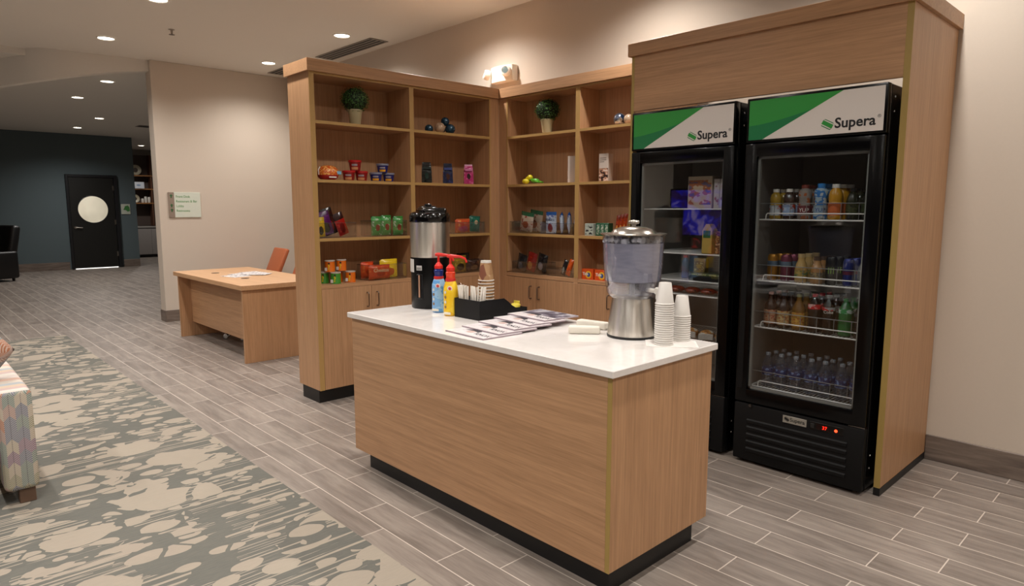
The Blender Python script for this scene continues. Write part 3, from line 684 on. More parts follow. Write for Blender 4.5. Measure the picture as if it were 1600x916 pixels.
# ------------------------------------------------------------------ food in the left cooler
def carton(name, label, cat, wx, dy, h, m, loc, rz=0, pm=None, **k):
    t = thing(name, label, cat, loc, rz, **k)
    MB().box(-wx/2, wx/2, -dy/2, dy/2, 0, h, .002).build('box', m, t)
    if pm: MB().box(-wx/2+.006, wx/2-.006, -dy/2-.001, -dy/2-.0001, h*.12, h*.88).build('printed_panel', pm, t)
    return t
carton('food_box', 'tall pale food box with orange stripe on the top shelf of the left cooler', 'box', .17, .10, .20, M('box_cream', '#c0ad94', .5), (-.775, 1.90, LSZ[0]), 0, lab2('box_picture', '#c2a98c', '#a8633a', '#6a5a72', 14))
for i in range(3): carton('frozen_meal_box', '%s slim white meal box standing on the top shelf of the left cooler' % ['left', 'middle', 'right'][i], 'box', .04, .15, .18, M('box_white2', '#bdb2ac', .5), (-.655+.042*i, 1.92, LSZ[0]), 0, lab2('box_print2', '#c3b8b2', '#b9aeb0', '#94606a', 20), group='slim meal boxes in the left cooler')
jug = thing('juice_jug', 'yellow juice carton with green label on the second shelf of the left cooler', 'carton', (-.70, 1.86, LSZ[1]))
bm = MB(); bm.box(-.035, .035, -.035, .035, 0, .145, .004); bm.prism([(-.035, .145), (.035, .145), (.012, .185), (-.012, .185)], 'y', -.03, .03); bm.build('body', M('carton_yellow', '#c3a24c', .4), jug)
MB().box(-.024, .024, -.0365, -.0352, .10, .145).build('label', M('carton_green', '#3f6b3c', .4), jug)
def snackmat(name, c1, c2, c3, sc=16):
    return lab2(name, c1, c2, c3, sc)
carton('snack_box', 'brown nut snack box beside the yellow carton in the left cooler', 'box', .07, .06, .14, snackmat('nuts', '#5a3018', '#8a4f25', '#b98a55', 60), (-.615, 1.87, LSZ[1]))
tr = thing('food_tray', 'black food tray with clear lid on the third shelf of the left cooler', 'tray', (-.70, 1.90, LSZ[2]))
MB().box(-.12, .12, -.08, .08, 0, .03, .006).build('tray', M('tray_black', '#121212', .4), tr)
MB().box(-.105, .105, -.07, .07, .0305, .045, .004).build('salad', snackmat('salad', '#8a8a58', '#b0a884', '#5b6a38', 45), tr)
MB().box(-.115, .115, -.075, .075, .046, .052, .002).build('lid', CLEAR, tr)
carton('food_carton', 'yellow food pack standing behind the black tray in the left cooler', 'box', .08, .05, .13, M('pack_yellow', '#a58432', .4), (-.83, 1.99, LSZ[2]), 0, lab2('pack_print', '#b8963a', '#8a6a2a', '#c9b470', 22))
b_ = bottle('water_bottle', 'slim blue bottle on the third shelf of the left cooler', 'bottle', .024, .15, PET, M('bottle_blue', '#3b5f86', .2, coat=.4), M('cap_red2', '#a0392f', .4)); b_.location = (-.91, 1.93, LSZ[2])
for i in range(4):
    p = thing('sausage_pack', 'red vacuum pack of sausages, %s on the narrow shelf of the left cooler' % ['first from left', 'second from left', 'third from left', 'fourth from left'][i], 'packet', (-.93+.115*i, 1.87, LSZ[3]), .1*(i % 2), group='sausage packs in the left cooler')
    bm = MB(); bm.ell((0, 0, .022), .054, .045, .021); bm.build('packet', snackmat('sausage', '#7a2a18', '#a3452a', '#541a10', 50), p)
    MB().box(-.062, .062, -.03, .03, .001, .004).build('seal', CLEAR, p)
for i in range(4):
    p = thing('breakfast_sandwich', '%s wrapped sandwich on the lowest shelf of the left cooler' % ['leftmost', 'second', 'third', 'rightmost'][i], 'sandwich', (-.93+.112*i, 1.88, LSZ[4]), .2*i, group='wrapped sandwiches in the left cooler')
    MB().ell((0, 0, .035), .05, .045, .034).build('bun', snackmat('bun', '#8a5a2c', '#b07b3f', '#c9c0b0', 25), p)
    MB().box(-.045, .045, -.052, -.044, .01, .05, .003).build('wrapper', M('wrap', '#b9b4ac', .3), p)

# ------------------------------------------------------------------ on the island
ZT = .9142
SS = NT('stainless'); _v = SS.coord(scale=(1, 1, 1)); 
def stainless():
    k = SS; g = k.noise(k.coord(scale=(30, 30, 1)), 1, 3, .6)  # upright streaks in the colour imitate reflections on brushed steel
    k.base(k.ramp(g, [(.3, '#bdb7ae'), (.7, '#dfdad2')])); k.b.inputs['Anisotropic'].default_value = .8; tg = k.n('Tangent'); tg.direction_type = 'RADIAL'; tg.axis = 'Z'; k.l(tg.outputs[0], k.b.inputs['Tangent']); k.b.inputs['Anisotropic Rotation'].default_value = .25; k.b.inputs['Metallic'].default_value = 1; k.b.inputs['Roughness'].default_value = .34
    return k.m
STL = stainless()
GB = M('gloss_black', '#050506', .14, coat=.25)
# coffee urn
t = thing('coffee_urn', 'tall black and stainless coffee urn at the left end of the white counter', 'coffee urn', (-1.735, .462, ZT), -.35)
MB().lathe([(0, 0), (.112, 0), (.116, .006), (.116, .245), (.117, .30), (0, .30)], 40).build('base', M('urn_black', '#060607', .3, spec=.25), t)
MB().lathe([(.1165, .302), (.1175, .304), (.1175, .504), (.116, .506), (0, .506)], 48).build('steel_body', STL, t)
MB().lathe([(0, .506), (.118, .506), (.121, .510), (.121, .545), (.112, .561), (.085, .569), (0, .571)], 40).build('lid', GB, t)
bm = MB(); bm.box(-.045, .115, -.075, .075, .548, .592, .018, seg=3); bm.box(-.085, .0, -.05, .05, .560, .602, .016, seg=3); bm.build('pump_cover', GB, t)
MB().lathe([(0, .60), (.022, .60), (.022, .610), (.016, .614), (0, .614)], 20, (-.03, 0, 0)).build('pump_button', M('urn_button', '#2a2a2c', .15, .6), t)
MB().lathe([(0, -.004), (.014, -.004), (.014, .004), (0, .004)], 16, (.012, -.1205, .53), 'y').build('vent_stud', M('urn_stud', '#1b1b1d', .2, .5), t)
bm = MB(); bm.box(-.020, .020, -.006, .004, .06, .205, .003); bm.build('gauge_slot', M('urn_slot', '#050505', .3), t, (.114*math.cos(-.86), .114*math.sin(-.86), 0), (0, 0, .71))
MB().lathe([(.0045, 0), (.0045, .13)], 10, (.1225*math.cos(-.86), .1225*math.sin(-.86), .07)).build('sight_glass', M('sight_glass', '#b58a70', .2, coat=.5), t)
lb_ = MB()
for a0, a1, z0, z1, nm, mm in ((-1.80, -1.22, .215, .292, 'white_label', M('label_white', '#cfcac4', .5)), (-1.04, -.72, .228, .256, 'barcode_label', M('label_grey', '#c9c6c2', .5))):
    bm = MB(); n = 6
    for i in range(n):
        A, B = a0+(a1-a0)*i/n, a0+(a1-a0)*(i+1)/n; r = .1182
        bm.quad((r*math.cos(A), r*math.sin(A), z0), (r*math.cos(B), r*math.sin(B), z0), (r*math.cos(B), r*math.sin(B), z1), (r*math.cos(A), r*math.sin(A), z1))
    bm.build(nm, mm, t)
bm = MB()
for i in range(11):
    A = -1.02+.025*i; r = .1186; bm.quad((r*math.cos(A), r*math.sin(A), .231), (r*math.cos(A+.012), r*math.sin(A+.012), .231), (r*math.cos(A+.012), r*math.sin(A+.012), .246), (r*math.cos(A), r*math.sin(A), .246))
bm.build('barcode', INK, t)

# pump creamer bottles
def creamer(label, loc, rz, m, collar, pump, spout):
    t = thing('creamer_pump_bottle', label, 'creamer bottle', loc, rz)
    MB().lathe([(0, 0), (.036, 0), (.041, .006), (.0415, .02), (.040, .07), (.0415, .12), (.0395, .142), (.031, .165), (.024, .176), (.0, .176)], 32, sy=.92).build('body', m, t)
    MB().lathe([(.0265, .168), (.029, .176), (.0265, .184), (0, .184)], 24).build('neck_band', M('band_red', '#c9302c', .3), t)
    MB().lathe([(.024, .184), (.0245, .200), (.0265, .203), (.0265, .214), (.022, .217), (.022, .222), (0, .222)], 24).build('collar', collar, t)
    p = MB().lathe([(.024, .222), (.024, .236), (.018, .243), (.007, .255), (.006, .29), (.0, .29)], 20).build('pump', pump, t)
    bm = MB(); a = spout
    pts = [(-.018*math.cos(a), -.018*math.sin(a), .292), (0, 0, .293), (.055*math.cos(a), .055*math.sin(a), .290), (.082*math.cos(a), .082*math.sin(a), .280), (.090*math.cos(a), .090*math.sin(a), .262)]
    bm.tube(pts, [.008, .010, .0065, .006, .0055], 10); bm.build('nozzle', pump, p)
    ic = M('icon_brown', '#8a6a4a', .5)
    for k in range(4):
        bm = MB(); bm.lathe([(0, -.0008), (.0075, -.0008), (.0075, 0), (0, 0)], 14, (0, 0, 0), 'y'); bm.build('icon', M('icon_pale', '#dcd8d0', .5) if k % 2 else ic, t, (-.012, -.0372, .045+.024*k), (0, 0, -.3))
    bm = MB(); bm.lathe([(0, -.0010), (.014, -.0010), (.014, 0), (0, 0)], 18, (0, 0, 0), 'y'); bm.build('round_logo', M('logo_cream', '#e8d9d4', .5), t, (.016, -.0358, .137), (.35, 0, .35))
    bm = MB(); bm.lathe([(0, -.0016), (.008, -.0016), (.008, 0), (0, 0)], 18, (0, 0, 0), 'y'); bm.build('logo_centre', M('logo_red', '#c4343a', .5), t, (.016, -.0360, .137), (.35, 0, .35))
    MB().box(-.022, .022, -.0405, -.0385, .008, .020, .001).build('bottom_label', M('label_pale', '#e8e2cf', .5), t)
    t.scale = (1, 1, 1.12)
    return t
RED = M('pump_red', '#d92a22', .28, coat=.3)
creamer('light blue creamer bottle with navy collar and red pump, left of the yellow one', (-1.535, .372, ZT), .35, lab2('creamer_blue', '#7fb2e2', '#9cc6ec', '#5f9edb', 14), M('collar_navy', '#1a2a78', .3), RED, .2)
creamer('yellow creamer bottle with orange-red collar and red pump beside the black caddy', (-1.392, .345, ZT), .35, lab2('creamer_yellow', '#efc21c', '#f2cc30', '#e8b414', 9), M('collar_orange', '#e2401c', .3), RED, .35)

# black caddy
cad = thing('condiment_caddy', 'stepped black caddy holding stir sticks, cups and sweetener packets', 'caddy', (-1.345, .333, ZT))
CBK = M('caddy_black', '#08080a', .45, spec=.3)
prof = [(0, 0), (.350, 0), (.350, .040), (.262, .046), (.235, .060), (.205, .085), (.175, .104), (0, .104)]
for x0 in (0, .206): MB().prism(prof, 'x', x0, x0+.004).build('side_panel', CBK, cad)
MB().box(.004, .206, 0, .004, 0, .104).build('front_panel', CBK, cad); MB().box(.004, .206, .346, .350, 0, .040).build('end_panel', CBK, cad)
MB().box(.004, .206, .004, .346, 0, .004).build('base_panel', CBK, cad)
for y, h in ((.075, .10), (.20, .082)): MB().box(.004, .206, y, y+.004, .004, h).build('divider', CBK, cad)
MB().box(.100, .104, .004, .075, .004, .095).build('divider', CBK, cad)
stick = MB().box(-.0042, .0042, -.0009, .0009, 0, .165, .0006).build('stir_stick', M('stick_white', '#efe9df', .5)); tag(stick, 'thin white paper-wrapped stir stick standing in the front compartment of the black caddy', 'stir stick')
KS = Kind(stick)
for i in range(48):
    side = 0 if i < 29 else 1; x = -1.345+(.012+.076*random.random() if side == 0 else .118+.07*random.random()); y = .333+.016+.045*random.random()
    tx = (x-(-1.345+(.05 if side == 0 else .155)))*1.6; ty = random.uniform(-.06, .10)
    KS.put((x, y, ZT+.008), rot=(ty, tx*.9+random.uniform(-.05, .05), random.uniform(-1.2, 1.2)), group='stir sticks in the caddy')
# kraft cups upside down in the caddy
def kraft():
    k = NT('kraft_cup'); v = k.n('TexVoronoi'); v.inputs['Scale'].default_value = 22; k.l(k.coord(), v.inputs['Vector'])
    sp = k.n('SeparateColor'); k.l(v.outputs['Color'], sp.inputs[0])
    k.base(k.ramp(sp.outputs[0], [(0, '#b08a62'), (.35, '#a47c54'), (.55, '#7d4a34'), (.68, '#c0a27c'), (.85, '#9a7048')], 'CONSTANT')); k.b.inputs['Roughness'].default_value = .6; return k.m
KM = kraft(); CPW = M('cup_white', '#d8d3cb', .45)
cu = thing('paper_cup', 'x', 'cup')
MB().lathe([(.0415, .003), (.0300, .098)], 28).build('sleeve', KM, cu)
MB().lathe([(.0300, .098), (.0285, .110), (.026, .110), (.026, .104), (0, .104)], 28).build('cup_base', CPW, cu)
MB().tube([(.0425*math.cos(2*PI*i/28), .0425*math.sin(2*PI*i/28), .003) for i in range(28)], .0028, 6, closed=True).build('rim', CPW, cu)
KC = Kind(cu)
for i in range(12):
    KC.put((-1.245, .475, ZT+.006+.0172*i), .4*i, 'brown patterned paper cup turned upside down on top of the cup stack' if i == 11 else 'brown paper cup inside the upside-down stack, showing its white rim', group='brown paper cups in the caddy')
pk = MB().box(-.022, .022, -.0012, .0012, 0, .055, .0008)
pkb = pk.build('sweetener_packet', M('packet_blue', '#c3cfe0', .5)); tag(pkb, 'white and blue sweetener packet in the low end of the caddy', 'packet'); KP = Kind(pkb)
pky = MB().box(-.022, .022, -.0012, .0012, 0, .055, .0008).build('sweetener_packet', M('packet_yellow', '#e6d24a', .5)); tag(pky, 'yellow sweetener packet in the low end of the caddy', 'packet'); KY = Kind(pky)
for i in range(3): KP.put((-1.19+.0*i, .553+.012*i, ZT+.006), rot=(-.5, 0, .5+.1*i), group='sweetener packets')
for i in range(5): KY.put((-1.170-.004*i, .598+.013*i, ZT+.006+.012*(i == 4)), rot=(-.42+.1*i, .15*(i % 2), .55-.12*i), group='sweetener packets')
# magazines
def mag_cover():
    k = NT('magazine_cover'); n = k.noise(k.coord(), 26, 3, .6); k.base(k.ramp(n, [(.35, '#cfc6c8'), (.6, '#e2dcdc'), (.75, '#a89ca4')])); k.b.inputs['Roughness'].default_value = .3; return k.m
MC = mag_cover(); MP = M('magazine_pages', '#a4949b', .6); MPH = lab2('magazine_photo', '#3a2c30', '#b59a94', '#d8cfcc', 32); MT = M('magazine_type', '#23222a', .5); MDK = lab2('magazine_dark_photo', '#4a4450', '#77707c', '#a3a0a6', 14)
WM = ['nearest', 'second', 'middle', 'fourth', 'farthest']
ypos = [.020, .125, .235, .345, .455]
for i in range(5):
    m = thing('magazine', '%s of five fanned white magazines lying on the counter beside the black caddy' % WM[i], 'magazine', (-.885-.008*i, ypos[i], ZT+.0004+.0072*i), -.05-.02*i+.05*(i == 4), group='fanned magazines')
    W2, H2 = .148, .235
    bm = MB()
    N = 10
    # slightly bowed pages: rests on its neighbour
    pl = [(-W2, W2)]
    tilt = .010 if i < 4 else .0
    bm.box(-W2, W2, 0, H2, 0, .0062, .0006); bm.build('pages', MP, m)
    MB().box(-W2+.001, W2-.0, .0, H2, .0063, .0067).build('cover', MC, m)
    if i == 4:
        MB().box(-W2+.01, W2-.004, .085, H2-.004, .0068, .0070).build('cover_photo', MDK, m)
    bm = MB(); ph = [(-.05, .050), (-.025, .042), (-.002, .050), (-.002, .082), (-.012, .09), (-.035, .095), (-.05, .085)]
    bm.prism(ph, 'z', .0068, .0070); bm.build('portrait', M('portrait_skin', '#bfa29a', .4), m)
    bm = MB(); bm.prism([(-.095, .078), (-.03, .085), (.018, .070), (.015, .098), (-.01, .112), (-.045, .115), (-.07, .1)], 'z', .0070, .0071); bm.build('portrait_hat', MT, m)
    text('KNOX', .038, MT, m, (.022, .040, .0068), (0, 0, -.06), 'title', bold=.0006)
# water dispenser
dsp = thing('water_dispenser', 'clear water dispenser on a stainless steel pedestal with steel lid, filled with ice water', 'water dispenser', (-.346, .583, ZT))
MB().lathe([(0, 0), (.113, 0), (.113, .010), (.109, .012)], 40).build('base_ring', M('rubber_black', '#111112', .5), dsp)
MB().lathe([(.110, .010), (.1115, .014), (.1085, .05), (.1000, .12), (.0940, .165), (.0925, .182), (0, .182)], 56).build('pedestal', STL, dsp)
BOWL = glassy('clear_bowl', (.90, .91, .94), .05, .02, .55, haze=.03, hcol='#c8cce0')
MB().lathe([(0, .176), (.085, .177), (.103, .185), (.116, .204), (.1225, .235), (.1285, .262), (.134, .33), (.1395, .46), (.1395, .472)], 56).build('bowl', BOWL, dsp)
def icew():
    k = NT('ice_water'); n = k.noise(k.coord(scale=(1, 1, 1)), 55, 4, .7); n2 = k.noise(k.coord(scale=(20, 20, 90)), 1, 2, .5)
    k.base(k.ramp(n2, [(.3, '#8c8c9c'), (.7, '#9b9bab')])); k.b.inputs['Roughness'].default_value = .25; k.bump(n, .25, .004); return k.m
MB().lathe([(0, .258), (.118, .258), (.124, .262), (.130, .33), (.1345, .432), (0, .436)], 48).build('ice_insert', icew(), dsp)
bm = MB(); rr = random.Random(3)
for i in range(90):
    a = rr.uniform(0, 2*PI); r = .125*math.sqrt(rr.random()); s_ = rr.uniform(.008, .014)
    n0 = len(bm.bm.verts); bm.box(-s_, s_, -s_, s_, -s_, s_, .002)
    bm.xf(Matrix.Translation((r*math.cos(a), r*math.sin(a), .443+rr.uniform(-.006, .006))) @ Matrix.Rotation(rr.uniform(0, 3), 4, 'X') @ Matrix.Rotation(rr.uniform(0, 3), 4, 'Z'), n0)
ice = bm.build('ice_cubes', M('ice', '#c2c4cc', .15, coat=.5), dsp); ice['kind'] = 'stuff'
MB().lathe([(0, .19), (.078, .192), (.098, .200), (.1075, .222), (.1145, .255), (0, .255)], 40).build('water', glassy('water', (.78, .80, .88), .06, .0, .35, haze=.05, hcol='#9aa4c8'), dsp)
MB().lathe([(.012, .19), (.012, .258)], 16).build('core_tube', M('tube_clear', '#9a9aa2', .15, coat=.5), dsp)
MB().lathe([(.139, .466), (.150, .469), (.151, .473), (.146, .475), (.106, .476), (.100, .482), (.088, .494), (.06, .503), (.03, .507), (0, .508)], 56).build('lid', M('polished_lid', '#b5afa7', .24, 1), dsp)
bm = MB(); bm.lathe([(.010, .506), (.010, .514), (.021, .519), (.023, .526), (.018, .533), (0, .536)], 20)
for k in range(8): a = 2*PI*k/8; bm.ell((.02*math.cos(a), .02*math.sin(a), .525), .006, .006, .008, 8, 6)
bm.build('lid_knob', STL, dsp)
bm = MB(); bm.tube([(.095, -.02, .225), (.150, -.03, .225)], .010, 12); bm.lathe([(0, -.010), (.013, -.010), (.018, 0), (.013, .010), (0, .010)], 18, (.158, -.032, .226), 'y'); bm.tube([(.158, -.032, .22), (.160, -.034, .190)], .008, 10)
bm.build('spigot', WHT, dsp, rot=(0, 0, -.0))
# white cups, upside down in two stacks on a napkin
nap = MB().box(-.11, .11, -.075, .075, 0, .0016, .0004).build('paper_napkin', M('napkin', '#e6e0da', .8), None, (-.115, .560, ZT), (0, 0, .65)); tag(nap, 'flat white paper napkin under the two stacks of white cups', 'napkin')
wc = thing('foam_cup', 'x', 'cup')
CW = M('cup_plain_white', '#dedad4', .5)
MB().lathe([(.0400, 0), (.0418, .0025), (.0418, .0045), (.0385, .007), (.0262, .092), (.0245, .094), (.0235, .090), (0, .090)], 28).build('cup', CW, wc)
KF = Kind(wc)
for i in range(19): KF.put((-.128, .520, ZT+.0018+.0098*i), 0, 'topmost white cup of the taller upside-down stack beside the dispenser' if i == 18 else 'white cup inside the taller upside-down stack beside the dispenser', group='white cups in the tall stack')
for i in range(12): KF.put((-.128, .655, ZT+.0018+.0098*i), 0, 'topmost white cup of the shorter upside-down stack at the counter end' if i == 11 else 'white cup inside the shorter upside-down stack at the counter end', group='white cups in the short stack')
# two rolled napkins / white bars
RW = M('roll_white', '#e3ddd0', .6)
def roll(label, p, rz, L, rx=0):
    bm = MB(); bm.box(-L/2, L/2, -.024, .024, 0, .036, .009, seg=3); o = bm.build('napkin_roll', RW, None, p, (0, rx, rz)); tag(o, label, 'napkin roll', 'white napkin rolls')
roll('short white napkin roll lying in front, left of the dispenser', (-.535, .470, ZT+.0002), .72, .15)
roll('white napkin roll lying behind, touching the dispenser base', (-.60, .610, ZT+.0002), .12, .17)
# ------------------------------------------------------------------ shelf goods
def topiary(label, loc, s=1.0, seed=1):
    t = thing('potted_topiary', label, 'potted plant', loc); r_ = random.Random(seed)
    MB().lathe([(0, 0), (.038*s, 0), (.040*s, .004), (.054*s, .108*s), (.057*s, .112*s), (.057*s, .124*s), (.050*s, .124*s), (.048*s, .112*s), (0, .112*s)], 32).build('pot', M('pot_cream', '#b8ae8a', .6), t)
    cz = .200*s; R = .110*s
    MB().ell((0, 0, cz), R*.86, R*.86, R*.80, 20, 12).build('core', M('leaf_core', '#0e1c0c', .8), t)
    bm = MB()
    for i in range(1500):
        z = r_.uniform(-.95, 1); a = r_.uniform(0, 2*PI); q = math.sqrt(max(0, 1-z*z)); n = Vector((q*math.cos(a), q*math.sin(a), z))
        rad = R*r_.uniform(.82, 1.06); c0 = Vector((0, 0, cz))+Vector((n.x*rad, n.y*rad, n.z*rad*.92))
        u1 = n.cross(Vector((r_.uniform(-1, 1), r_.uniform(-1, 1), r_.uniform(-1, 1)))).normalized(); u2 = (n.cross(u1)+n*r_.uniform(-.8, .8)).normalized(); l = r_.uniform(.007, .011)*s
        bm.quad(c0-u1*l*.5, c0-u2*l*.1+u2*l*.6, c0+u1*l*.5, c0-u2*l*.6)
    k = _m.get('topiary_leaf')
    if not k:
        kk = NT('topiary_leaf'); n_ = kk.noise(kk.coord(), 90, 2, .5); kk.base(kk.ramp(n_, [(.35, '#1c3a14'), (.58, '#3f6c2a'), (.70, '#7aa85a')])); kk.b.inputs['Roughness'].default_value = .35; k = kk.m
    f = bm.build('foliage', k, t, smooth=False)
    return t
topiary('potted green ball topiary on the top shelf of the left bookcase', (-3.262, .880, SH[0]+.0005), 1.0, 1)
topiary('potted green ball topiary on the top shelf of the rear bookcase', (-2.63, 2.405, SH[0]+.0005), 1.02, 2)

def bag(name, label, cat, wx, h, dp, m, loc, rz=0, lean=0, group=None, txt=None, tm=None, tsz=.03, roll_=0, tz=.6, clearp=None):
    """pillow bag with crimped top and bottom, standing, front faces -y before turning"""
    loc = (loc[0], loc[1], loc[2]+wx/2*abs(math.sin(roll_))+.0012)
    t = thing(name, label, cat, loc, group=group, rot=(lean, roll_, rz))
    bm = MB(); NX, NZ = 10, 12; r_ = random.Random(hash((round(loc[0]*1000), round(loc[1]*1000))) % 9999); ph = r_.random()*9
    for sgn_ in (-1, 1):
        g = []
        for j in range(NZ+1):
            v = j/NZ; rowv = []
            for i in range(NX+1):
                uu = -1+2*i/NX; vv = -1+2*v
                th_ = (1-abs(uu)**3.0)*(1-abs(vv)**4.0)
                wv = noise.noise(Vector((uu*2.2+ph, vv*2.5, sgn_*3+ph)))*.35
                y = sgn_*dp/2*max(0, th_)*(1+wv); x = uu*wx/2*(1-.05*th_*(1-abs(vv)))
                rowv.append(bm.bm.verts.new((x, y, v*h)))
            g.append(rowv)
        for j in range(NZ):
            for i in range(NX): bm.bm.faces.new((g[j][i], g[j][i+1], g[j+1][i+1], g[j+1][i]))
    bmesh.ops.remove_doubles(bm.bm, verts=bm.bm.verts, dist=.0003)
    bm.build('pouch', m, t, ang=70)
    if txt: text(txt, tsz, tm, t, (0, -dp/2*1.05-.001, h*tz), (PI/2, 0, 0), align='CENTER', bold=.0004)
    return t
def bagm(name, top, body, pic, accent, zt=.8, pc=.32, pr=.26, gloss=.25):
    if name in _m: return _m[name]
    k = NT(name); tc = k.n('TexCoord'); sp = k.n('SeparateXYZ'); k.l(tc.outputs['Generated'], sp.inputs[0])
    x, z = sp.outputs[0], sp.outputs[2]; nz = k.noise(k.coord(scale=(1, 1, 1)), 38, 3, .6)
    body_c = k.mix(k.math('GREATER_THAN', nz, .60), body, accent)
    dx = k.math('SUBTRACT', x, .5); dz = k.math('MULTIPLY', k.math('SUBTRACT', z, pc), 1.2)
    dd = k.math('SQRT', k.math('ADD', k.math('MULTIPLY', dx, dx), k.math('MULTIPLY', dz, dz)))
    inpic = k.math('LESS_THAN', k.math('ADD', dd, k.math('MULTIPLY', nz, .12)), pr+.06)
    c1 = k.mix(inpic, body_c, pic)
    c2 = k.mix(k.math('GREATER_THAN', z, zt), c1, top)
    k.base(c2); k.b.inputs['Roughness'].default_value = gloss; k.b.inputs['Coat Weight'].default_value = .2; k.bump(k.noise(k.coord(), 25, 3, .6), .5, .006); return k.m
# --- left bookcase, second shelf: tubs and cups
XI = -3.24; Z2 = SH[1]+.0005
tb = thing('noodle_bowl', 'large red and white snack bowl pack at the left end of the second shelf', 'snack bowl', (XI+.03, .60, Z2), PI/2)
MB().lathe([(0, 0), (.052, 0), (.074, .02), (.080, .035), (0, .035)], 28).build('bowl', M('tub_red', '#a8191d', .3), tb)
bm = MB(); bm.lathe([(.080, .035), (.081, .04), (.078, .072), (.058, .098), (.03, .108), (0, .110)], 24); bm.build('pasta_picture', snackmat('pasta', '#c04a1c', '#d8762c', '#e8b060', 75), tb)
bm = MB(); bm.tube([(-.081, -.012, .036), (-.0835, -.012, .075), (-.070, -.012, .096)], .004, 6); bm.build('white_edge', TXW, tb)
bm = MB()
bm.box(.008, .078, -.068, -.040, .040, .066, .003); bm.build('blue_labels', M('tub_blue', '#7fb2cf', .4), tb)
MB().box(-.03, .03, -.0772, -.070, .014, .024, .001).build('name_strip', TXW, tb)
def foodcup(label, loc, m, lidm, picm, r=.046, h=.078, group=None):
    t = thing('noodle_cup', label, 'food cup', loc, PI/2-.6, group=group)
    MB().lathe([(0, 0), (r*.74, 0), (r*.76, .003), (r*.93, h*.80), (0, h*.80)], 28).build('cup', m, t)
    MB().lathe([(r*.95, h*.78), (r, h*.80), (r, h*.97), (r*.96, h), (0, h)], 28).build('lid', lidm, t)
    for (z0, z1, mm, nm, w_) in ((.10, .34, picm, 'food_picture', .62), (.46, .62, M('cup_text_grey', '#9a9196', .5), 'brand_band', .5)):
        bm = MB(); n = 8
        for i in range(n):
            A, B = -PI/2-w_+2*w_*i/n, -PI/2-w_+2*w_*(i+1)/n; ra, rb = r*(.76+.17*z0/.8)+.0012, r*(.76+.17*z1/.8)+.0012
            bm.quad((ra*math.cos(A), ra*math.sin(A), h*z0), (ra*math.cos(B), ra*math.sin(B), h*z0), (rb*math.cos(B), rb*math.sin(B), h*z1), (rb*math.cos(A), rb*math.sin(A), h*z1))
        bm.build(nm, mm, t)
    return t
CRED = M('cup_red', '#8c1116', .3, coat=.3); LRED = M('lid_red', '#b01c20', .3, coat=.3); PICR = M('cup_picture', '#c78a5c', .5)
CBL = M('cup_blue_dark', '#141f6a', .3, coat=.3); LBL = M('lid_grey', '#7d7f92', .4); PICB = M('cup_picture_yellow', '#d99a1e', .5)
ga = 'food cups on the second shelf'
foodcup('red food cup, bottom left of the three red ones', (XI, .795, Z2), CRED, LRED, PICR, .052, group=ga)
foodcup('red food cup, bottom right of the three red ones', (XI, .908, Z2), CRED, LRED, PICR, .052, group=ga)
foodcup('red food cup standing on top of the other two', (XI, .852, Z2+.0785), CRED, LRED, PICR, .052, .082, group=ga)
foodcup('dark blue food cup, bottom left of the three blue ones', (XI, 1.040, Z2), CBL, LBL, PICB, .052, .072, group=ga)
foodcup('dark blue food cup, bottom right of the three blue ones', (XI, 1.160, Z2), CBL, LBL, PICB, .050, .072, group=ga)
foodcup('dark blue food cup standing on top of the other blue two', (XI, 1.135-.03, Z2+.0725), CBL, LBL, PICB, .050, .072, group=ga)
def binbox(label, x0, x1, y0, y1, z, h, group=None):
    t = thing('clear_bin', label, 'bin', ((x0+x1)/2, (y0+y1)/2, z), group=group); a, b = (x1-x0)/2, (y1-y0)/2
    bm = MB(); bm.box(-a, a, -b, b, 0, .003); bm.box(-a, -a+.003, -b, b, .003, h); bm.box(a-.003, a, -b, b, .003, h); bm.box(-a+.003, a-.003, -b, -b+.003, .003, h); bm.box(-a+.003, a-.003, b-.003, b, .003, h)
    bm.build('bin', CLEAR, t, smooth=False); 
    MB().tube([(-a, -b, h), (a, -b, h), (a, b, h), (-a, b, h)], .0018, 5, closed=True).build('rim', CLEARD, t)
    return t
gb = 'clear bins of snacks on the shelves'
Z3 = SH[2]+.0005; Z4 = SH[3]+.0005
xa, xb = XI-.10, XI+.085
binbox('clear bin with leaning candy bags, left end of the third shelf', xa, xb, .482, .80, Z3, .115, gb)
bag('candy_bag', 'yellow candy bag, leftmost in the clear bin of candy bags', 'snack bag', .075, .150, .03, bagm('bag_yellow', '#b39a2c', '#d0ac20', '#3a2c10', '#8a3a1a'), (XI+.02, .530, Z3+.005), PI/2, 0, roll_=-.06)
bag('candy_bag', 'purple candy bag leaning in the clear bin beside the yellow bag', 'snack bag', .11, .185, .035, bagm('bag_purple', '#4a1650', '#5c1f64', '#2a2418', '#7a3a84'), (XI-.03, .615, Z3+.005), PI/2, 0, roll_=-.28)
bag('candy_bag', 'black candy bag with red stripe leaning in the clear candy bin', 'snack bag', .11, .21, .035, bagm('bag_black_red', '#0f0e10', '#3a0c0e', '#8a1a16', '#141214', .85), (XI-.075, .675, Z3+.005), PI/2, 0, roll_=-.30)
bag('candy_bag', 'red candy bag leaning rightmost in the clear candy bin', 'snack bag', .085, .18, .03, bagm('bag_red', '#2a0c0e', '#a01812', '#6a100c', '#c8342a', .7), (XI+.03, .725, Z3+.005), PI/2, 0, roll_=-.36)
binbox('clear bin with three green snack bags on the third shelf', xa, xb, .945, 1.275, Z3, .125, gb)
GM = bagm('bag_green', '#2f7a35', '#4c9a50', '#8c3a2c', '#b8c8b0', .88, .42, .2)
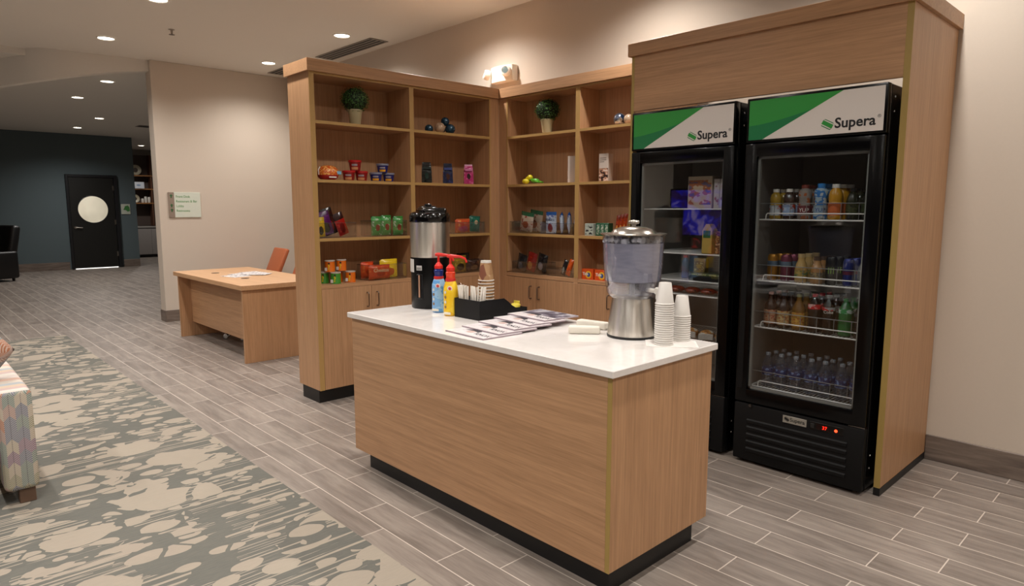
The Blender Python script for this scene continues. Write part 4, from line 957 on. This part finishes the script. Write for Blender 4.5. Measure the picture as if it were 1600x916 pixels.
for i, y in enumerate((1.005, 1.108, 1.212)):
    bag('snack_bag', '%s green snack bag in the clear bin on the third shelf' % ['left', 'middle', 'right'][i], 'snack bag', .098, .155+.008*(i == 1), .045, GM, (XI+.045-.02*(i == 1), y, Z3+.005), PI/2, group='green snack bags')
# fourth level: canisters
def canister(label, loc, col, m):
    t = thing('chip_canister', label, 'canister', loc, PI/2-.75, group='small chip canisters')
    MB().lathe([(0, 0), (.0385, 0), (.0395, .003), (.0385, .006), (.0385, .082), (0, .082)], 28).build('can', m, t)
    MB().lathe([(.0395, .080), (.0400, .082), (.0400, .088), (.037, .090), (0, .0895)], 28).build('lid', M('canister_lid', '#b8aca0', .4), t)
    text('Pringles', .017, M('canister_yellow', '#e8c92c', .4), t, (.006, -.0388, .014), (PI/2, -PI/2, .0), bold=.0005)
    bm = MB(); bm.box(-.031, -.012, -.0372, -.0300, .008, .034); bm.build('nutrition_label', M('canister_white', '#cfcac4', .5), t)
    bm = MB(); bm.lathe([(0, -.0008), (.008, -.0008), (.008, 0), (0, 0)], 16, (0, 0, 0), 'y'); bm.build('face_logo', M('canister_brown', '#3c1e12', .5), t, (.004, -.0388, .066))
    return t
CO = M('canister_orange', '#d96a14', .35, coat=.3); CG = M('canister_green', '#3f8a2e', .35, coat=.3)
for lab, y, lev, m, dx in (('green small chip canister at the front, bottom left', .628, 0, CG, .045), ('orange small chip canister, bottom right of the little pile', .765, 0, CO, .03), ('green small chip canister behind the front green one', .575, 0, CG, -.045),
                       ('orange small chip canister stacked on top, left one', .605, 1, CO, .0), ('orange small chip canister stacked on top, right one', .715, 1, CO, -.02), ('orange small chip canister hidden in the pile behind', .70, 0, CO, -.055)):
    canister(lab, (XI+dx, y, Z4+.0908*lev), '', m)
binbox('clear bin with orange and yellow snack bags on the lowest open shelf', xa, xb, .900, 1.262, Z4, .125, gb)
OM = bagm('bag_orange', '#c2401a', '#d4471a', '#a83214', '#e8762c', .9, .4, .2)
bag('snack_bag', 'big orange snack bag lying upright in the bin on the lowest open shelf', 'snack bag', .20, .118, .06, OM, (XI+.045, 1.02, Z4+.005), PI/2, txt='Cheetos', tm=M('cheetos_cream', '#e8d0a0', .5), tsz=.042, tz=.52)
bag('snack_bag', 'yellow snack bag behind the big orange one in the same bin', 'snack bag', .17, .155, .05, bagm('bag_yellow2', '#d8b81e', '#e0bd1c', '#b8541c', '#f0d850'), (XI-.01, 1.145, Z4+.005), PI/2)
bag('snack_bag', 'orange snack bag standing behind at the left of the bin on the lowest open shelf', 'snack bag', .12, .14, .05, OM, (XI-.05, .965, Z4+.005), PI/2)
# middle bays
def sphere_ball(name, label, loc, r, m, group=None):
    o = MB().ell((0, 0, 0), r, r, r, 24, 16).build(name, m, None, (loc[0], loc[1], loc[2]+r)); tag(o, label, 'decorative ball', group or 'decorative balls'); return o
def mosaic(name, c1, c2, metal=.6, sc=60):
    k = NT(name); v = k.n('TexVoronoi'); v.inputs['Scale'].default_value = sc; k.l(k.coord(), v.inputs['Vector']); sp = k.n('SeparateColor'); k.l(v.outputs['Color'], sp.inputs[0])
    k.base(k.mix(sp.outputs[0], c1, c2)); k.b.inputs['Metallic'].default_value = metal; k.b.inputs['Roughness'].default_value = .25; k.bump(v.outputs['Distance'], .4, .004); return k.m
BN = mosaic('ball_navy', '#1c3a4c', '#3a5a70', .3); BC = mosaic('ball_cream', '#a88c72', '#d0b89c', .1, 40); BS = mosaic('ball_silver', '#8c929c', '#b8bcc4', .9)
Z1 = SH[0]+.0005
sphere_ball('decorative_ball', 'cream mosaic ball in front on the top shelf beside dark blue balls', (-3.20, 1.665, Z1), .044, BC)
sphere_ball('decorative_ball', 'dark blue ball left of the cream ball', (-3.27, 1.60, Z1), .036, BN)
sphere_ball('decorative_ball', 'dark blue ball right of the cream ball', (-3.23, 1.80, Z1), .044, BN)
sphere_ball('decorative_ball', 'dark blue ball resting on top of the group of balls', (-3.255, 1.765, Z1+.072), .037, BN)
sphere_ball('decorative_ball', 'silver ball between the cream and the dark blue balls', (-3.255, 1.722, Z1), .036, BS)
sphere_ball('decorative_ball', 'blue and silver mirrored ball on the rear bookcase top shelf', (-1.815, 2.37, Z1), .047, mosaic('ball_mirror', '#2a4a78', '#c9c4ba', .8, 26))
sphere_ball('decorative_ball', 'small dark ball behind the mirrored ball next to the cooler cabinet', (-1.75, 2.45, Z1+.0), .045, BN)
sphere_ball('decorative_ball', 'pale ball half hidden by the cooler cabinet on the top shelf', (-1.72, 2.36, Z1), .038, BC)
def coffeebag(label, y, m, topm, sp_=0):
    t = thing('coffee_bag', label, 'coffee bag', (XI, y, Z2), PI/2-.55, group='coffee bags')
    bm = MB(); W_, D_, H_ = .085, .05, .178
    secs = [(0, 1, 1), (.1, 1.02, 1.02), (.55, .98, .9), (.80, .9, .5), (.93, .84, .12), (1, .84, .06)]
    rings = []
    for z, wx, dy in secs:
        a, b = W_/2*wx, D_/2*dy; rings.append([bm.bm.verts.new(p) for p in ((-a, -b, z*H_), (0, -b*1.12, z*H_), (a, -b, z*H_), (a, b, z*H_), (0, b*1.12, z*H_), (-a, b, z*H_))])
    for A, B in zip(rings, rings[1:]):
        for i in range(6): bm.bm.faces.new((A[i], A[(i+1) % 6], B[(i+1) % 6], B[i]))
    bm.bm.faces.new(rings[0][::-1]); bm.bm.faces.new(rings[-1])
    bmesh.ops.subdivide_edges(bm.bm, edges=bm.bm.edges[:], cuts=2, use_grid_fill=True)
    for v in bm.bm.verts: v.co.y += noise.noise(v.co*38)*.004; v.co.x += noise.noise(v.co*31+Vector((5, 0, 0)))*.002
    bm.build('pouch', m, t, ang=50)
    MB().box(-.034, .034, -.034, -.0275, .118, .138, .001).build('label_band', topm, t)
coffeebag('black ground coffee bag, left of three on the second shelf', 1.545, bagm('cb_black', '#0b0b0c', '#0c1210', '#16302a', '#1c1c1c', .8, .35, .18, .2), M('cb_l1', '#1c2c2a', .3))
coffeebag('dark navy ground coffee bag, middle of three on the second shelf', 1.775, bagm('cb_navy', '#0e1430', '#141c40', '#3a1c14', '#202c6a', .8, .35, .2, .2), M('cb_l2', '#3c4a86', .3))
coffeebag('pink ground coffee bag, right of three on the second shelf', 2.012, bagm('cb_pink', '#e0a8c4', '#b42c6c', '#2c1418', '#d06a9c', .92, .40, .18, .2), M('cb_l3', '#c878a4', .3))
binbox('clear bin with orange-pink and teal bags, third shelf behind the coffee urn', xa, xb, 1.815, 2.13, Z3, .10, gb)
bag('snack_bag', 'orange and pink snack bag in the bin right of the coffee urn', 'snack bag', .17, .125, .05, bagm('bag_orpink', '#c05a2c', '#c8502c', '#b04458', '#d88a3c', .9, .25, .3), (XI+.04, 1.905, Z3+.005), PI/2)
bag('snack_bag', 'teal green snack bag in the bin right of the coffee urn', 'snack bag', .13, .145, .05, bagm('bag_teal', '#175a4c', '#1d6a58', '#b8a888', '#0f463c', .9, .6, .16), (XI+.035, 2.045, Z3+.005), PI/2, roll_=.08)
binbox('clear bin with dark snack bars on the lowest open shelf behind the red pumps', xa, xb, 1.78, 2.12, Z4, .11, gb)
bag('snack_bag', 'gold and dark snack bag behind the red pumps', 'snack bag', .16, .15, .05, bagm('bag_gold', '#7a6420', '#9a7c22', '#2a1c14', '#c8a83c'), (XI+.03, 1.87, Z4+.005), PI/2)
bag('snack_bag', 'dark brown snack bag at the right of the bin behind the red pumps', 'snack bag', .15, .11, .055, bagm('bag_brown', '#2c1612', '#3a1c16', '#7a5a3c', '#241014'), (XI+.03, 2.03, Z4+.005), PI/2)
bag('snack_bag', 'black snack bag standing at the back of the bin behind the red pumps', 'snack bag', .15, .165, .04, bagm('bag_black', '#101012', '#17141a', '#2c2430', '#241c22'), (XI-.05, 1.98, Z4+.005), PI/2)
# rear bookcase
YI = 2.38
bn = thing('toy_bouquet', 'yellow and green toy flower bouquet lying on the second shelf of the rear bookcase', 'bouquet', (-2.77, 2.38, Z2))
YEL = M('toy_yellow', '#d8c81e', .35); LIM = M('toy_green', '#4f9a26', .35)
for p in ((-.10, -.01, .026), (-.085, .02, .05), (-.045, 0, .060), (-.06, -.03, .024)): MB().ell(p, .028, .024, .024, 14, 8).build('blossom', YEL, bn)
bm = MB()
for k in range(7):
    a = -.25+.08*k; bm.tube([(-.06, .004*k-.01, .03+.004*k), (.0, .004*k-.012, .042-.002*k), (.09, .012*k-.04, .012+.002*(k % 3))], [.004, .009, .006], 7)
bm.ell((.02, 0, .030), .05, .025, .020, 12, 8); bm.build('leaves', LIM, bn)
def leaflet(label, x, rz, w_=.088):
    t = thing('leaflet_box', label, 'box', (x, 2.40, Z2), rz, group='leaflet boxes on the second shelf')
    MB().box(-w_/2, w_/2, -.036, .036, 0, .222, .001).build('box', M('leaflet_white', '#c9bdb2', .4), t)
    bm = MB(); bm.box(-w_/2+.003, w_/2-.003, -.0375, -.0362, .004, .105); bm.build('photo', lab2('leaflet_photo', '#2c1c18', '#b08468', '#d8c4b8', 24), t)
    for z in (.185, .170, .155): MB().box(-w_/2+.008, w_/2-.02-(.02 if z < .16 else 0), -.0372, -.0362, z, z+.004).build('text_line', M('leaflet_grey', '#6a605c', .5), t)
    return t
leaflet('tall white leaflet box seen edge-on beside the divider', -2.325, -.95, .07)
leaflet('tall white leaflet box with photo of faces, right bay', -1.965, .12)
binbox('clear bin with white snack bags, rear bookcase third shelf', -3.015, -2.62, 2.315, 2.50, Z3, .105, gb)
for i, (x, y) in enumerate(((-2.845, 2.36), (-2.80, 2.43))):
    bag('snack_bag', ['white and brown snack bag leaning in front in the rear bookcase bin', 'green topped snack bag leaning behind the white and brown bag'][i], 'snack bag', .16, .175+.015*i, .04, bagm('bag_white_brown%d' % i, '#235a3c', '#b8aa98', '#8a4a28', '#8c2c2c', .80+.02*i, .35, .22), (x, y, Z3+.005), 0, roll_=.14, lean=.0)
binbox('clear bin with blue and white fruit snack bags, rear bookcase third shelf', -2.612, -2.235, 2.315, 2.50, Z3, .095, gb)
WB = bagm('bag_blue_white', '#1f5aa8', '#a8b4c4', '#7a2c3c', '#5a6a9a', .84, .26, .24)
for i, x in enumerate((-2.545, -2.43, -2.355, -2.285)):
    bag('fruit_snack_bag', '%s blue and white fruit snack bag in the rear bin' % ['large leftmost', 'second', 'third', 'rightmost'][i], 'snack bag', .125 if i == 0 else .10, .188, .038, WB, (x, 2.375+.012*i, Z3+.005), 0 if i == 0 else -.75, group='fruit snack bags', txt="Welch's" if i == 0 else None, tm=M('welch_ink', '#1c2240', .5), tsz=.034, tz=.58)
carton('small_box', 'small white box with dark bird mark on the third shelf, right bay', 'box', .082, .07, .10, M('box_mint', '#a9b6ac', .5), (-2.085, 2.37, Z3), .1, lab2('swan', '#b4bfb6', '#a8b4aa', '#23282a', 30))
for i in range(3): carton('small_box', '%s of the three dark green boxes on the third shelf, right bay' % ['left', 'middle', 'right'][i], 'box', .040, .07, .105, M('box_green', '#1c5a3c', .45), (-2.005+.043*i, 2.39, Z3), .1, lab2('gbox', '#1f5e40', '#b8c4b4', '#1a4a34', 40), group='small green boxes')
for i in range(3):
    bag('snack_bar', '%s orange wrapped bar leaning beside the cooler cabinet' % ['left', 'middle', 'right'][i], 'snack bar', .035, .165+.008*i, .02, bagm('bar_orange', '#8a2c10', '#b8481a', '#d8a04c', '#6a1c10'), (-1.85+.035*i, 2.40, Z3+.001), .2, roll_=.14, group='orange bars')
binbox('clear bin with three dark snack bags, rear bookcase lowest open shelf', -2.985, -2.60, 2.315, 2.50, Z4-.010, .105, gb)
for i, (x, lab, m, hh) in enumerate(((-2.92, 'black snack bag, left of three in the rear lowest bin', bagm('bk1', '#17171a', '#1c1d22', '#55606a', '#2c2c30'), .155), (-2.815, 'red snack bag, middle of three in the rear lowest bin', bagm('bk2', '#8a1a14', '#8c1c14', '#c88a4c', '#b83a22'), .175), (-2.70, 'black silver snack bag, right of three in the rear lowest bin', bagm('bk3', '#141416', '#1a1a1e', '#8a8a92', '#33333a'), .165))):
    bag('snack_bag', lab, 'snack bag', .115, hh, .045, m, (x, 2.385+.02*i-.02, Z4-.005), 0, roll_=.24)
binbox('small clear bin with two snack bars beside the divider', -2.545, -2.225, 2.325, 2.50, Z4-.010, .06, gb)
bag('snack_bar', 'black snack bar leaning in the small bin beside the divider', 'snack bar', .05, .14, .03, bagm('bar_black', '#1a1c1a', '#1c1e1e', '#8c9088', '#2a2c2a'), (-2.40, 2.37, Z4-.005), 0, roll_=.35)
bag('snack_bar', 'bright orange snack bar leaning in the small bin beside the divider', 'snack bar', .05, .15, .035, bagm('bar_bright', '#d85a1a', '#e0601c', '#c84a14', '#e88a3c'), (-2.335, 2.36, Z4-.005), 0, roll_=.38)
def orangebox(label, x):
    t = thing('dryer_sheet_box', label, 'box', (x, 2.375, Z4-.010), 0, group='orange boxes'); 
    MB().box(-.062, .062, -.035, .035, 0, .088, .001).build('box', M('obox', '#d4521a', .4), t)
    bm = MB(); bm.lathe([(0, -.0012), (.032, -.0012), (.032, 0), (0, 0)], 24, (.012, -.0352, .040), 'y'); bm.build('yellow_disc', M('obox_yellow', '#e6b32a', .4), t)
    bm = MB(); bm.lathe([(0, -.0018), (.018, -.0018), (.018, 0), (0, 0)], 20, (.014, -.0352, .040), 'y'); bm.build('blue_disc', M('obox_blue', '#2c4c8c', .4), t)
    text('Tide', .034, TXW, t, (-.050, -.0374, .036), bold=.0008)
orangebox('orange box with round yellow and blue mark, left one in the right bay', -2.095); orangebox('orange box with round yellow and blue mark, right one behind the dispenser', -1.955)

# ------------------------------------------------------------------ desk, chairs
dk = thing('desk', 'light oak desk with panel ends in front of the beige sign wall', 'desk', (-5.88, .98, 0)); 
WT = wood('oak_top', 'x', '#b58a64', '#cda47c')
MB().box(-1.02, 1.02, -.445, .445, .718, .765, .002).build('desktop', WT, dk)
MB().box(.97, 1.0, -.43, .43, 0, .718, .001).build('end_panel', WZ, dk); MB().box(-.92, -.89, -.43, .43, 0, .718, .001).build('end_panel', WZ, dk)
MB().box(-.89, .97, -.30, -.28, .17, .718, .001).build('modesty_panel', WX, dk)
for x, y in ((-.46, -.16), (.35, -.14)):
    bm = MB(); bm.lathe([(0, .7655), (.042, .7655), (.042, .768), (.030, .768), (0, .7665)], 24, (x, y, 0)); bm.build('cable_grommet', M('grommet', '#3c2a1e', .5), dk)
papm = lab2('paper_print', '#d8d4d2', '#e4e0de', '#7a7684', 30)
for i, (x, y, a) in enumerate(((-5.83, .86, .2), (-5.97, 1.0, .5), (-6.05, 1.14, .1), (-5.86, 1.10, .8))):
    o = MB().box(-.14, .14, -.105, .105, 0, .0015).build('paper_sheet', papm, None, (x, y, .7655+.002*i), (0, 0, a)); tag(o, '%s printed paper sheet lying on the desk' % ['nearest', 'second', 'farthest', 'topmost'][i], 'paper', 'papers on the desk')
ORG = M('orange_leather', '#b05f36', .5, bump=(60, .1))
def officechair(label, x, y, rz):
    t = thing('office_chair', label, 'chair', (x, y, 0), rz, group='orange office chairs')
    bm = MB(); bm.box(-.23, .23, -.24, .22, .42, .50, .03, seg=3); bm.build('seat', ORG, t)
    bm = MB(); bm.box(-.25, .25, -.03, .03, .0, .44, .022, seg=3); bm.build('backrest', ORG, t, (0, .24, .54), (-.40, 0, 0))
    bm = MB(); bm.tube([(0, .2, .43), (0, .31, .47), (0, .335, .60)], .018, 8); bm.build('back_support', BLK, t)
    MB().lathe([(.028, .10), (.028, .25), (.018, .25), (.018, .42)], 14).build('gas_column', CHROME, t)
    bm = MB()
    for k in range(5): a = 2*PI*k/5+.3; bm.tube([(0, 0, .11), (.28*math.cos(a), .28*math.sin(a), .068)], [.022, .013], 8)
    bs = bm.build('star_base', CHROME, t)
    for k in range(5): a = 2*PI*k/5+.3; MB().lathe([(0, -.022), (.028, -.022), (.030, -.006), (.030, .006), (.028, .022), (0, .022)], 14, (.28*math.cos(a), .28*math.sin(a), .0302), 'y').build('caster', BLK, t)
    for s_ in (-1, 1): MB().tube([(s_*.22, -.02, .45), (s_*.27, -.02, .50), (s_*.27, -.02, .62), (s_*.27, .14, .63)], .014, 8).build('armrest', BLK, t) if False else None
    return t
officechair('orange office chair behind the desk, left one with its backrest visible', -7.50, 1.72, -.10)
officechair('orange office chair behind the desk, half hidden by the bookcase side', -6.56, 1.72, .05)
chx = thing('office_chair', 'black castered chair tucked under the desk, only its chrome casters showing', 'chair', (-6.22, 1.14, 0), .6)
MB().box(-.22, .22, -.2, .22, .42, .48, .02, seg=2).build('seat', BLK, chx); MB().lathe([(.025, .10), (.025, .42)], 12).build('gas_column', BLK, chx)
bm = MB()
for k in range(5): a = 2*PI*k/5; bm.tube([(0, 0, .11), (.26*math.cos(a), .26*math.sin(a), .07)], [.022, .013], 8)
bm.build('star_base', BLK, chx)
for k in range(5): a = 2*PI*k/5; MB().lathe([(0, -.022), (.028, -.022), (.030, 0), (.028, .022), (0, .022)], 14, (.26*math.cos(a), .26*math.sin(a), .0302), 'y').build('caster', CHROME, chx)

# ------------------------------------------------------------------ sofa with herringbone fabric
def fabric(name, plane='yz'):
    k = NT(name); tc = k.n('TexCoord'); sp = k.n('SeparateXYZ'); k.l(tc.outputs['Object'], sp.inputs[0])
    u = k.math('ADD', sp.outputs[1], sp.outputs[0]); v = sp.outputs[2] if plane == 'yz' else k.math('SUBTRACT', sp.outputs[0], sp.outputs[1])
    if plane != 'yz': u = sp.outputs[1]; v = sp.outputs[0]
    cw = .05
    cidx = k.math('FLOOR', k.math('DIVIDE', u, cw)); fr = k.math('FRACT', k.math('DIVIDE', u, cw))
    zig = k.math('ABSOLUTE', k.math('SUBTRACT', fr, .5))
    vv = k.math('ADD', v, k.math('MULTIPLY', zig, cw*1.1))
    cell = k.math('FLOOR', k.math('DIVIDE', vv, .060))
    cm = k.n('CombineXYZ'); k.l(cidx, cm.inputs[0]); k.l(cell, cm.inputs[1])
    wn = k.n('TexWhiteNoise', noise_dimensions='2D'); k.l(cm.outputs[0], wn.inputs['Vector'])
    col = k.ramp(wn.outputs['Value'], [(0, '#a88c82'), (.14, '#ae775c'), (.28, '#757a88'), (.42, '#9a957c'), (.56, '#8c7484'), (.70, '#b5a996'), (.85, '#7c8a82')], 'CONSTANT')
    st = k.math('LESS_THAN', k.math('FRACT', k.math('DIVIDE', vv, .010)), .45)
    c2 = k.mix(k.math('MULTIPLY', st, .5), col, '#ddd5cb')
    ln = k.math('LESS_THAN', zig, .035); c3 = k.mix(k.math('MULTIPLY', ln, .5), c2, '#6a6468')
    k.base(c3); k.b.inputs['Roughness'].default_value = .95; k.b.inputs['Specular IOR Level'].default_value = .1; k.bump(st, .2, .002); return k.m
FV = fabric('herringbone_fabric'); 
def stripes():
    k = NT('striped_fabric_top'); sp = k.n('SeparateXYZ'); tc = k.n('TexCoord'); k.l(tc.outputs['Object'], sp.inputs[0])
    f = k.math('FRACT', k.math('MULTIPLY', sp.outputs[0], 2.4)); k.base(k.ramp(f, [(0, '#cfc4bc'), (.2, '#c9ab9c'), (.34, '#cdc2b6'), (.5, '#a9adb0'), (.62, '#c6b29e'), (.74, '#bfa9a4'), (.86, '#d3ccc3')], 'CONSTANT'))
    k.b.inputs['Roughness'].default_value = .95; k.b.inputs['Specular IOR Level'].default_value = .1; return k.m
FT = stripes()
so = thing('sofa', 'multicoloured herringbone fabric sofa cut off by the left edge of the photo', 'sofa', (-2.95, -2.35, 0))
# local: x -.5..+.42 (front), y +.925 outer side of the arm
def arm(y0, y1):
    bm = MB(); bm.box(-.47, .40, y0, y1, .085, .605, .028, seg=4)
    bm.bm.faces.ensure_lookup_table()
    for f in bm.bm.faces:
        n = f.normal if f.normal.length else Vector(); f.normal_update()
        if f.normal.z > .6 and f.calc_center_median().z > .59: f.material_index = 1
    return bm.build('arm', [FV, FT], so)
arm(.778, .925); arm(-.95, -.725)
bm = MB(); bm.box(-.47, .38, -.72, .695, .085, .30, .02, seg=2); bm.build('base', FV, so)
bm = MB(); bm.box(-.25, .40, -.715, -.012, .302, .46, .04, seg=3); bm.build('seat_cushion', FV, so); bm = MB(); bm.box(-.25, .40, -.008, .69, .302, .46, .04, seg=3); bm.build('seat_cushion', FV, so)
bm = MB(); bm.box(-.47, -.26, -.72, .695, .302, .80, .04, seg=3); bm.build('backrest', FV, so)
LEG = M('sofa_leg', '#6a5242', .5)
for x in (-.42, .335):
    for y in (-.90, .872): MB().box(x-.035, x+.035, y-.035, y+.035, .0095, .084, .003).build('leg', LEG, so)
p = MB()
NX = 26
for sgn_ in (-1, 1):
    g = []
    for j in range(NX+1):
        rr_ = []
        for i in range(NX+1):
            a_, b_ = -1+2*i/NX, -1+2*j/NX; ua, va = a_*math.sqrt(1-.16*b_*b_), b_*math.sqrt(1-.16*a_*a_)
            rr_.append(p.bm.verts.new((sgn_*.085*((1-a_**4)*(1-b_**4))**.5, .20+.20*ua, .20+.20*va)))
        g.append(rr_)
    for j in range(NX):
        for i in range(NX): p.bm.faces.new((g[j][i], g[j][i+1], g[j+1][i+1], g[j+1][i]))
bmesh.ops.remove_doubles(p.bm, verts=p.bm.verts, dist=.0004)
pw = p.build('throw_pillow', FV, None, (-2.86, -1.705, .475), (PI/4, 0, 0)); tag(pw, 'herringbone throw pillow leaning against the sofa arm at the left edge', 'pillow')

# ------------------------------------------------------------------ dark armchair far left
ac = thing('armchair', 'dark leather armchair by the blue wall at the far left edge', 'armchair', (-15.85, -.46, 0), -1.2); LTH = M('dark_leather', '#100f10', .4)
MB().box(-.40, .40, -.42, .42, .10, .44, .05, seg=3).build('seat', LTH, ac)
for s_ in (-1, 1):
    bm = MB(); bm.box(-.42, .40, s_*.40-.09, s_*.40+.09, .06, .62, .05, seg=3); bm.build('arm', LTH, ac)
bm = MB(); bm.box(-.09, .09, -.40, .40, .0, .80, .06, seg=3); bm.build('backrest', LTH, ac, (-.33, 0, .36), (0, -.2, 0))
for x in (-.34, .34):
    for y in (-.38, .38): MB().lathe([(.025, 0), (.03, .07)], 10, (x, y, 0)).build('leg', BLK, ac)
MB().ell((0, 0, 0), .012, .012, .012, 8, 6).build('stud', CHROME, ac, (.405, .40, .35))

# ------------------------------------------------------------------ drinks niche at the end of the hall
nc = thing('niche_cabinet', 'white cupboard with grey worktop in the far niche', 'cabinet', (-21.3, 4.1, 0)); WHC = M('niche_white', '#a39d99', .5)
MB().box(-.28, .28, -.95, .95, .09, .89).build('body', WHC, nc); MB().box(-.25, .24, -.93, .93, 0, .09).build('plinth', BLK, nc)
MB().box(-.29, .30, -.96, .96, .90, .945, .003).build('worktop', M('niche_top', '#9a9690', .4), nc); MB().box(.27, .285, -.95, .95, .880, .90).build('shadow_gap', BLK, nc)
for k in range(4): MB().box(.281, .298, -.945+.475*k, -.478+.475*k, .095, .872, .002).build('door', WHC, nc)
SHW = M('niche_shelf', '#9a6a3a', .5); ns = thing('niche_shelving', 'brown wall shelves with upright boards above the far cupboard', 'shelf', (-21.42, 4.1, 0))
MB().box(-.17, -.15, -.95, .95, .96, 3.12).build('back_board', M('niche_back', '#4c3f38', .6), ns)
for z in (2.50, 2.095, 1.665): MB().box(-.15, .15, -.95, .95, z-.03, z).build('shelf', SHW, ns)
for y in (-.93, .17, .93): MB().box(-.148, .13, y-.02, y+.02, .96, 3.12).build('upright', M('niche_upright', '#5c3a26', .6), ns)
def plate(label, y, z, r):
    t = thing('display_plate', label, 'plate', (-21.36, y, z+r), rot=(0, -.12, 0)); MB().lathe([(0, .0), (r*.45, .0), (r*.95, .03), (r, .035), (r*.95, .02), (r*.4, -.008), (0, -.008)], 28, (0, 0, 0), 'x').build('rim', M('plate_cream', '#a39a84', .4), t)
    MB().lathe([(0, .001), (r*.45, .001), (r*.4, .012), (0, .014)], 20, (0, 0, 0), 'x').build('centre', M('plate_dark', '#3c2c1c', .5), t)
plate('large cream plate on the top shelf of the far niche', 3.87, 2.50, .155); plate('smaller dark centred plate on the lowest shelf of the far niche', 3.80, 1.665, .125)
wb = thing('white_case', 'white printed box on the middle shelf of the far niche', 'box', (-21.33, 3.90, 2.0955)); MB().box(-.09, .09, -.155, .155, .0005, .20, .004).build('box', M('case_white', '#c2c6cc', .5), wb)
bm = MB(); bm.lathe([(0, .0905), (.06, .0905), (.06, .0915), (0, .0915)], 20, (0, 0, .10), 'x', sy=.45); bm.build('oval_mark', M('case_blue', '#7f93ad', .5), wb)
for i, (y, h) in enumerate(((4.0, .13), (4.09, .19), (4.185, .18))):
    j = thing('white_jar', '%s white jar on the lowest shelf of the far niche' % ['short left', 'tall middle', 'right'][i], 'jar', (-21.33, y, 1.6655), group='white jars'); MB().lathe([(0, 0), (.035, 0), (.04, .01), (.04, h*.8), (.03, h*.85), (0, h*.85)], 16).build('body', WHT, j); MB().lathe([(.036, h*.85), (.036, h), (0, h)], 16).build('lid', WHT, j)

# ------------------------------------------------------------------ behind the camera (seen mirrored in the cooler doors)
struct(MB().box(-5.3, 3.5, -5.1, -5.06, 0, CEIL-.002).build('added_dark_panel', M('reflection_darkener', '#3b2e27', .55)), 'dark panel added out of view to darken the cooler door reflections')  # added out of view so the cooler glass mirrors something dark
tv = thing('television', 'wall television with violet picture, seen only mirrored in the left cooler door', 'television', (-4.6, -5.03, 1.42))
MB().box(-.72, .72, -.025, .025, -.42, .42, .006).build('case', GB, tv)
def screen():
    k = NT('tv_screen'); n = k.noise(k.coord(scale=(1, 1, 1)), 3.2, 3, .6, .6)
    c = k.ramp(n, [(.32, '#0a0620'), (.45, '#3c1c70'), (.55, '#2a2ae8'), (.66, '#c0a8f0')]); k.base('#000000' and k.mix(0.0, '#050508', '#050508')); k.l(c, k.b.inputs['Emission Color']); k.b.inputs['Emission Strength'].default_value = 1.5; k.b.inputs['Roughness'].default_value = .2; return k.m
MB().box(-.69, .69, .0252, .027, -.39, .39).build('screen', screen(), tv)
